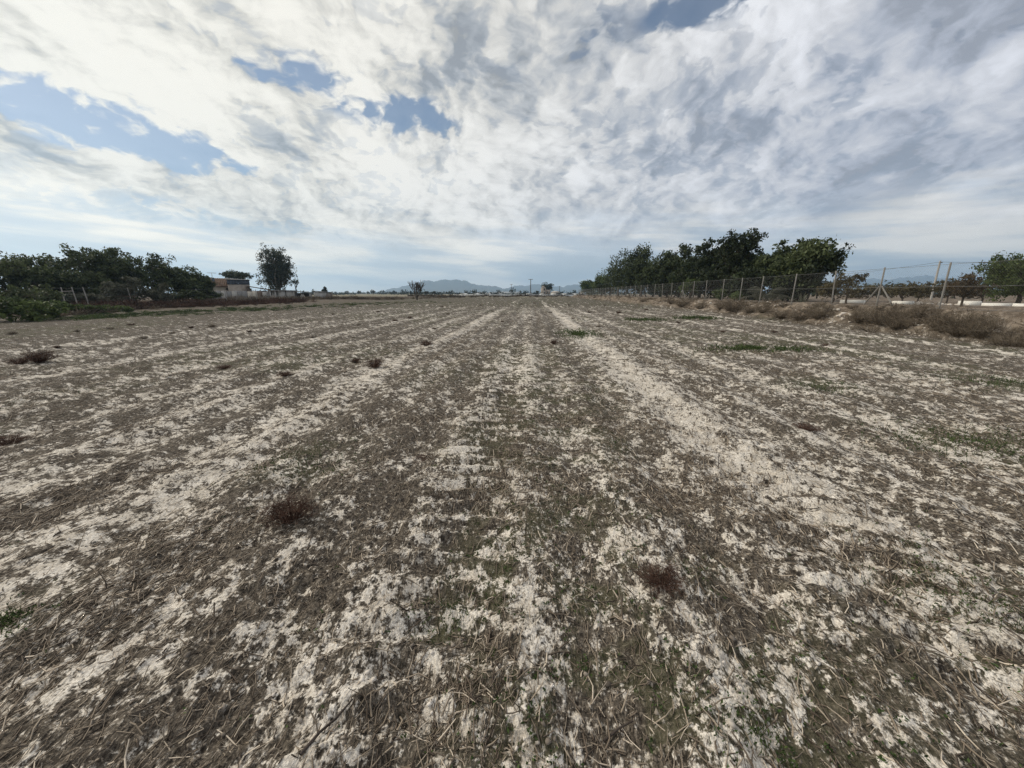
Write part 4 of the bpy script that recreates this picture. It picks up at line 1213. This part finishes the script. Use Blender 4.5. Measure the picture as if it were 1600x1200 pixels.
# lower storey that closes the row
for i, (px, X, w, h) in enumerate([(950, 23, 7, 3.2), (985, 22.5, 6, 3), (1015, 22.5, 5.5, 3), (1045, 22.5, 5, 2.8), (1080, 22.5, 5, 2.8), (1112, 22.5, 4.5, 2.6), (1145, 22.5, 4.5, 2.4), (1180, 22, 4, 2.6), (1222, 21.5, 4, 2.4), (1252, 22, 3.6, 2.2)]):
    x, y, D = on_line(px, X)
    tree('understorey_shrub', ['dark shrub under the %s' % s for s in ('first tall tree at the far end of the right row', 'drooping tree of the right row', 'narrow tree in the dip of the right row', 'ragged pointed pine', 'twin-spired pine', 'pine left of the tallest one', 'tallest pine', 'low tree in the notch of the row', 'upright tree right of the notch', 'big pepper tree')][i], 'shrub',
         (x, y), h * 1.45, w * 1.3, M_PINE, 340 + i, base=.02, lobes=9, clumps=14, leaves=24, leaf=.34, clump_r=.7, stems=3, group='shrubs under the right tree row', tone=(.35, .2))

# orchard beyond the fence
OR = [(1325, 25.5, 422, 1.9, M_ALMOND, 'small almond tree right of the big pepper tree, behind the fence', dict(base=.22)),
      (1412, 25, 433, 2.4, M_ALMOND, 'small almond tree behind the near braced post', dict(base=.2)),
      (1437, 29, 440, 2.0, M_ALMOND, 'spindly almond tree left of the telephone pole', dict(base=.25, gaps=.2)),
      (1507, 19.5, 424, 2.0, M_RUST, 'rusty brown almond tree right of the rightmost fence post', dict(base=.22)),
      (1482, 27, 436, 2.2, M_ALMOND, 'greenish almond tree behind the rightmost fence post', dict(base=.3)),
      (1536, 30, 432, 3.2, M_RUST, 'brown tree between the rusty almond and the big green tree', dict(base=.15)),
      (1594, 24.5, 380, 5.0, M_FRESH, 'big bright green tree at the right picture edge', dict(base=.06, lobes=26, clumps=24, droop=.5, clump_r=.42)),
      (1655, 25, 372, 4.6, M_FRESH, 'tall green tree just cut off by the right picture edge', dict(base=.10, lobes=16, clumps=18, droop=.5))]
for i, (px, D, yt, w, m, lab, kw) in enumerate(OR):
    xy = bearing(px, D); z0 = float(ground_z(*xy, False))
    a = dict(lobes=9, clumps=11, leaves=20, leaf=.13 if w < 4 else .17, aspect=2.4, clump_r=.32, gaps=.08)
    a.update(kw)
    tree('almond_tree' if w < 4 else 'green_tree', lab, 'tree', xy, height_for(yt, D, z0), w, m, 380 + i, z0=z0, group='orchard trees beyond the right fence', **a)
for i, (px, D, w, h) in enumerate([(1345, 52, 6, 1.7), (1372, 60, 7, 2.2), (1400, 56, 6, 1.8), (1432, 62, 8, 2.3), (1466, 58, 7, 2.0), (1500, 50, 7, 2.4)]):
    tree('scrub_bush', '%s scrub bush on the rise behind the orchard' % ('leftmost', 'second', 'third', 'fourth', 'fifth', 'rightmost')[i], 'bush', bearing(px, D), h, w, (M_ALMOND, M_OLIVE)[i % 2], 400 + i, base=.02, lobes=8, clumps=11, leaves=18, leaf=.28, stems=3, group='scrub behind the orchard')

# low whitewashed wall of the old water channel, broken in the middle
M_LIME = plain('whitewash', (.80, .77, .70), .12, 2.5, .9)
def channel_wall():
    a, b = np.array(bearing(1316, 27.5)), np.array(bearing(1640, 20.5))
    r = empty('low_wall', (0, 0, 0)); tag(r, 'low whitewashed wall running behind the almond trees, broken in places', 'wall')
    d = (b - a); Lg = np.linalg.norm(d); d = d / Lg; n = np.array([-d[1], d[0]])
    rg = np.random.default_rng(9)
    t = 0.0
    while t < Lg:
        l = rg.uniform(.7, 1.4); f = t / Lg
        if not (.36 < f < .62 and rg.random() < .75) and rg.random() > .06:
            p, q = a + d * t, a + d * min(t + l - .03, Lg)
            z = float(ground_z(*p, False)); h = .20 + rg.uniform(-.03, .03)
            pts = [(*(p - n * .15), z - .1), (*(q - n * .15), z - .1), (*(q + n * .15), z - .1), (*(p + n * .15), z - .1)]
            pts += [(x_, y_, z + h + rg.uniform(-.012, .012)) for x_, y_, _ in pts]
            Boxes().hexa(pts).build('wall_block', M_LIME, r)
        t += l
channel_wall()

def stones():
    rg = np.random.default_rng(15)
    X_, Y_, S_ = [], [], []
    for px, X, m in ((1306, 15.9, 26), (1318, 15.6, 18), (1216, 16.3, 14), (1112, 16.3, 18), (1085, 16.2, 9), (1560, 16.0, 9), (1445, 15.6, 9), (1040, 16.3, 9), (1232, 16.0, 10), (1185, 16.2, 8)):
        for _ in range(m):
            x, y, D = on_line(px + rg.normal(0, 9), X + rg.normal(0, .35)); X_.append(x); Y_.append(y); S_.append(rg.uniform(.04, .13) * (1 if D < 40 else 1.3))
    m = 1500
    y = rg.uniform(8, 120, m); x = rg.uniform(14.9, 17.0, m); k = fbm(x * .5, y * .35, 3, 44) > .5
    x, y = x[k], y[k]; s = .015 + .06 * rg.random(len(x)) ** 3
    x, y, s = np.concatenate([x, X_]), np.concatenate([y, Y_]), np.concatenate([s, S_])
    v, f, kk = lumps(len(x), np.stack([x, y, ground_z(x, y) + s * .2], -1), s, rg)
    setting(np_mesh('bank_rubble', v, f, CLOD, attr={'tone': np.repeat(np.clip(rg.normal(.7, .2, len(x)), 0, 1), kk)}), 'stuff', 'pale stones and rubble strewn on the right bank')
    a, b = np.array(bearing(1316, 27.5)), np.array(bearing(1640, 20.5)); n = 60
    p = a + (b - a) * rg.uniform(.28, .70, (n, 1)) + rg.normal(0, .25, (n, 2)); s = rg.uniform(.05, .16, n)
    v, f, kk = lumps(n, np.stack([p[:, 0], p[:, 1], ground_z(p[:, 0], p[:, 1]) + s * .3], -1), s, rg)
    setting(np_mesh('wall_rubble', v, f, CLOD, attr={'tone': np.repeat(np.clip(rg.normal(.9, .12, n), 0, 1), kk)}), 'stuff', 'whitish rubble in the gaps of the low wall')
stones()

# ------------------------------------------------------------------ weeds standing on the field
SPINY = [twig_mesh('dry_weed', M_RED, 1.0, .55, 95, 220 + i, side=13, rad=.0045, leafy=520, arch=.6, tone=(.5, .28)) for i in range(3)]
FARW = [twig_mesh('weed_tuft', m, 1.0, .6, 46, 240 + i, side=6, rad=.012, leafy=70, arch=.6) for i, m in enumerate((M_RED, M_DRY, M_DRY))]
WD = [(455, 818, 88, .8, 'reddish brown dry weed left of centre in the foreground, largest on the field'), (1032, 915, 92, .55, 'dark red-brown dry weed right of centre in the near foreground'), (586, 572, 30, .8, 'bushy dark weed standing right of a smaller one in the left middle field'),
      (556, 565, 17, .8, 'small weed just left of the bushy dark weed in the left middle field'), (62, 566, 44, .7, 'wide red-brown weed at the left, right one of a pair'), (32, 568, 34, .5, 'wide red-brown weed at the far left, left one of a pair'), (865, 538, 13, .9, 'small upright weed in the centre row near the green patch'),
      (446, 588, 26, .5, 'low weed in the left field, below the bushy dark weed'), (350, 575, 24, .4, 'flat weed in the left field, two strides left of the low one'), (12, 692, 60, .4, 'low red weed at the left picture edge in mid foreground'), (1258, 668, 46, .25, 'flat reddish weed in the right foreground rows'),
      (665, 714, 46, .22, 'flat brown weed left of the centre rows'), (666, 540, 22, .6, 'low brown weed left of the centre row, farther out'), (1020, 655, 30, .2, 'flat brown weed on the bright crust strip')]
rgw = np.random.default_rng(50)
for i, (px, py, w, hr, lab) in enumerate(WD):
    x, y = ground_at(px, py); D = math.hypot(x, y); W = w / 617.5 * max(1.0, y) * 1.0
    put(SPINY[i % 3], 'dry_weed', lab, 'weed', (x, y), W, rgw.uniform(0, 6.28), 'red-brown weeds on the field', sz=W * hr / .55 * .75)
FW = [(121, 518, 14), (172, 514, 15), (20, 523, 22), (270, 521, 14), (299, 514, 16), (331, 512, 15), (490, 527, 12), (552, 526, 9), (617, 502, 10), (679, 514, 10), (700, 492, 7), (785, 503, 9), (935, 511, 12), (921, 489, 9), (966, 490, 12), (730, 505, 8), (640, 498, 9), (770, 487, 7), (1000, 520, 9), (1130, 520, 9), (1100, 545, 10),
      (830, 500, 8), (860, 490, 7), (895, 497, 8), (390, 520, 12), (430, 512, 11), (225, 530, 14), (90, 545, 15), (205, 508, 13), (560, 508, 10), (470, 501, 9), (1060, 505, 10), (1010, 485, 9), (815, 476, 6), (835, 474, 6), (888, 477, 6), (945, 478, 7), (750, 478, 6), (690, 480, 7), (590, 488, 8), (520, 492, 9), (1210, 520, 9), (1290, 540, 12)]
ORD = ['nearest', 'second nearest', 'third nearest', 'fourth nearest', 'fifth nearest', 'sixth nearest', 'seventh nearest', 'eighth nearest', 'ninth nearest', 'tenth nearest', 'eleventh nearest', 'farthest']
ZONES = [(0, 210, 'at the far left of the field'), (210, 420, 'in front of the left hedge and fence'), (420, 600, 'in front of the farm sheds'), (600, 745, 'in front of the bare tree and mountain'), (745, 880, 'in the centre rows towards the power poles'), (880, 1020, 'in front of the far end of the right tree row'), (1020, 1400, 'near the right bank')]
for z0_, z1_, where in ZONES:
    zs = sorted([f for f in FW if z0_ <= f[0] < z1_], key=lambda f: -f[1])
    for i, (px, py, w) in enumerate(zs):
        x, y = ground_at(px, py); W = w / 617.5 * y * rgw.uniform(.8, 1.15)
        name_ = ORD[i] if i < len(zs) - 1 else 'farthest'
        put(FARW[int(rgw.integers(0, 3))], 'weed_tuft', '%s weed tuft %s' % (name_, where), 'weed', (x, y), W, rgw.uniform(0, 6.28), 'weed tufts far out on the field', sz=W * rgw.uniform(.5, .8))

def blades(name, label, px, py, rx, ry, n, h, seed, cat='grass patch'):
    rg = np.random.default_rng(seed); cx, cy = ground_at(px, py)
    d = rg.normal(0, .45, (n, 2)); x = cx + d[:, 0] * rx; y = cy + d[:, 1] * ry
    k = fbm(x * 3, y * 3, 3, seed) > .42; x, y = x[k], y[k]; n = len(x)
    z = ground_z(x, y); hh = h * rg.uniform(.4, 1.2, n)
    a = rg.uniform(0, 6.28, n); sp = rg.uniform(.2, 1.0, n) * hh
    b = np.stack([x, y, z - .004], -1); e = np.stack([x + np.cos(a) * sp, y + np.sin(a) * sp, z + hh], -1)
    v, q = prisms(b, e, h * .075, h * .012, 3, rg)
    g = Geo(); tn = np.clip(rg.normal(.55, .2, n), 0, 1); g.add(v, q, np.repeat(tn, 6))
    v, q = leaf_quads(b + (e - b) * rg.uniform(.3, 1, (n, 1)), h * .5, rg, 1.9); g.add(v, q, np.repeat(tn, 4))
    o = g.build(name, M_GRASS); tag(o, label, cat, 'green patches on the field')
blades('green_patch', 'bright green weed patch in the right middle field', 1182, 547, 1.6, .6, 1500, .09, 1)
blades('green_patch', 'bright green weed strip in the centre row, farther out', 905, 521, .9, 1.8, 1200, .10, 2)
blades('green_patch', 'green tuft far out before the bank, nearer the dry bushes', 1088, 498, 1.5, 1.2, 700, .16, 3)
blades('green_patch', 'green tuft far out, left one before the bank', 1006, 500, 1.5, 1.2, 600, .13, 4)

def straggling():
    rg = np.random.default_rng(66); g = Geo()
    for px, py, rx, ry, n, h in ((1505, 690, 1.1, .6, 520, .05), (1575, 600, 1.2, .7, 420, .06), (1560, 955, .3, .2, 160, .03), (8, 975, .14, .1, 160, .035), (1450, 905, .4, .25, 140, .03), (1190, 1150, .2, .15, 120, .03), (700, 960, .25, .2, 120, .03), (1280, 605, .8, .5, 260, .05), (480, 725, .6, .4, 200, .04)):
        cx, cy = ground_at(px, py); d = rg.normal(0, .45, (n, 2)); x = cx + d[:, 0] * rx; y = cy + d[:, 1] * ry
        z = ground_z(x, y); hh = h * rg.uniform(.4, 1.2, n); a = rg.uniform(0, 6.28, n); sp = rg.uniform(.2, 1.0, n) * hh
        b = np.stack([x, y, z - .004], -1); e = np.stack([x + np.cos(a) * sp, y + np.sin(a) * sp, z + hh], -1)
        tn = np.clip(rg.normal(.5, .2, n), 0, 1)
        v, q = prisms(b, e, h * .07, h * .012, 3, rg); g.add(v, q, np.repeat(tn, 6))
        v, q = leaf_quads(b + (e - b) * rg.uniform(.3, 1, (n, 1)), h * .45, rg, 2.0); g.add(v, q, np.repeat(tn, 4))
    setting(g.build('straggling_weeds', M_GRASS), 'stuff', 'straggling green weeds between the dry rows')
straggling()

def seedlings():
    rg = np.random.default_rng(60)
    x, y = wedge(60000, .8, 22, rg=rg)
    k = rg.random(len(x)) < .012 + .8 * green_and_shade_mask(x, y)
    k &= rg.random(len(x)) < .65
    x, y = x[k][:11000], y[k][:11000]
    n = len(x); z = ground_z(x, y)
    g = Geo()
    for j in range(4):
        p = np.stack([x, y, z + .006], -1) + rg.normal(0, .010, (n, 3)) * np.array([1, 1, .3])
        p[:, 2] += .004
        v, q = leaf_quads(p, .016, rg, 2.0); g.add(v, q, np.repeat(np.clip(rg.normal(.4, .2, n), 0, 1), 4))
    setting(g.build('seedlings', M_GRASS), 'stuff', 'tiny green seedlings sprouting between the dry stems')
seedlings()

M_STICK = plain('dark_stick', (.055, .043, .036), .4, 8, .9, (1, 1, 1), .5)
def stick(pix, rad, label):
    P = []
    for a, b in pix:
        x, y = ground_at(a, b); P.append((x, y, float(ground_z(x, y)) + rad * 1.3 + .006))
    n = len(P)
    v, q = tube(P, list(np.linspace(rad, rad * .6, n)), 6)
    o = np_mesh('stick', v, q, M_STICK, smooth=True); tag(o, label, 'stick', 'loose sticks in the foreground')
stick([(470, 1185), (500, 1150), (525, 1122), (552, 1100)], .006, 'dark stick lying at the bottom left of centre')
stick([(945, 1140), (968, 1124), (990, 1118)], .005, 'bent dark stick lying at the bottom right of centre')
stick([(905, 930), (935, 934), (965, 936)], .003, 'thin twig left of the foreground weed on the right')

# ------------------------------------------------------------------ haze over the plain
def haze():
    m = bpy.data.materials.new('haze'); m.use_nodes = True
    g = NT(m.node_tree)
    o = g.new('ShaderNodeOutputMaterial'); p = g.new('ShaderNodeVolumePrincipled')
    p.inputs['Color'].default_value = (.54, .76, 1.0, 1); p.inputs['Density'].default_value = 2.0e-4; p.inputs['Anisotropy'].default_value = 0.5
    g.put(o.inputs['Volume'], p.outputs[0])
    b = Boxes().box(-8100, 8100, -8100, 8100, -5, 330).build('haze', m)
    setting(b, 'stuff', 'thin pale haze over the whole plain')
haze()
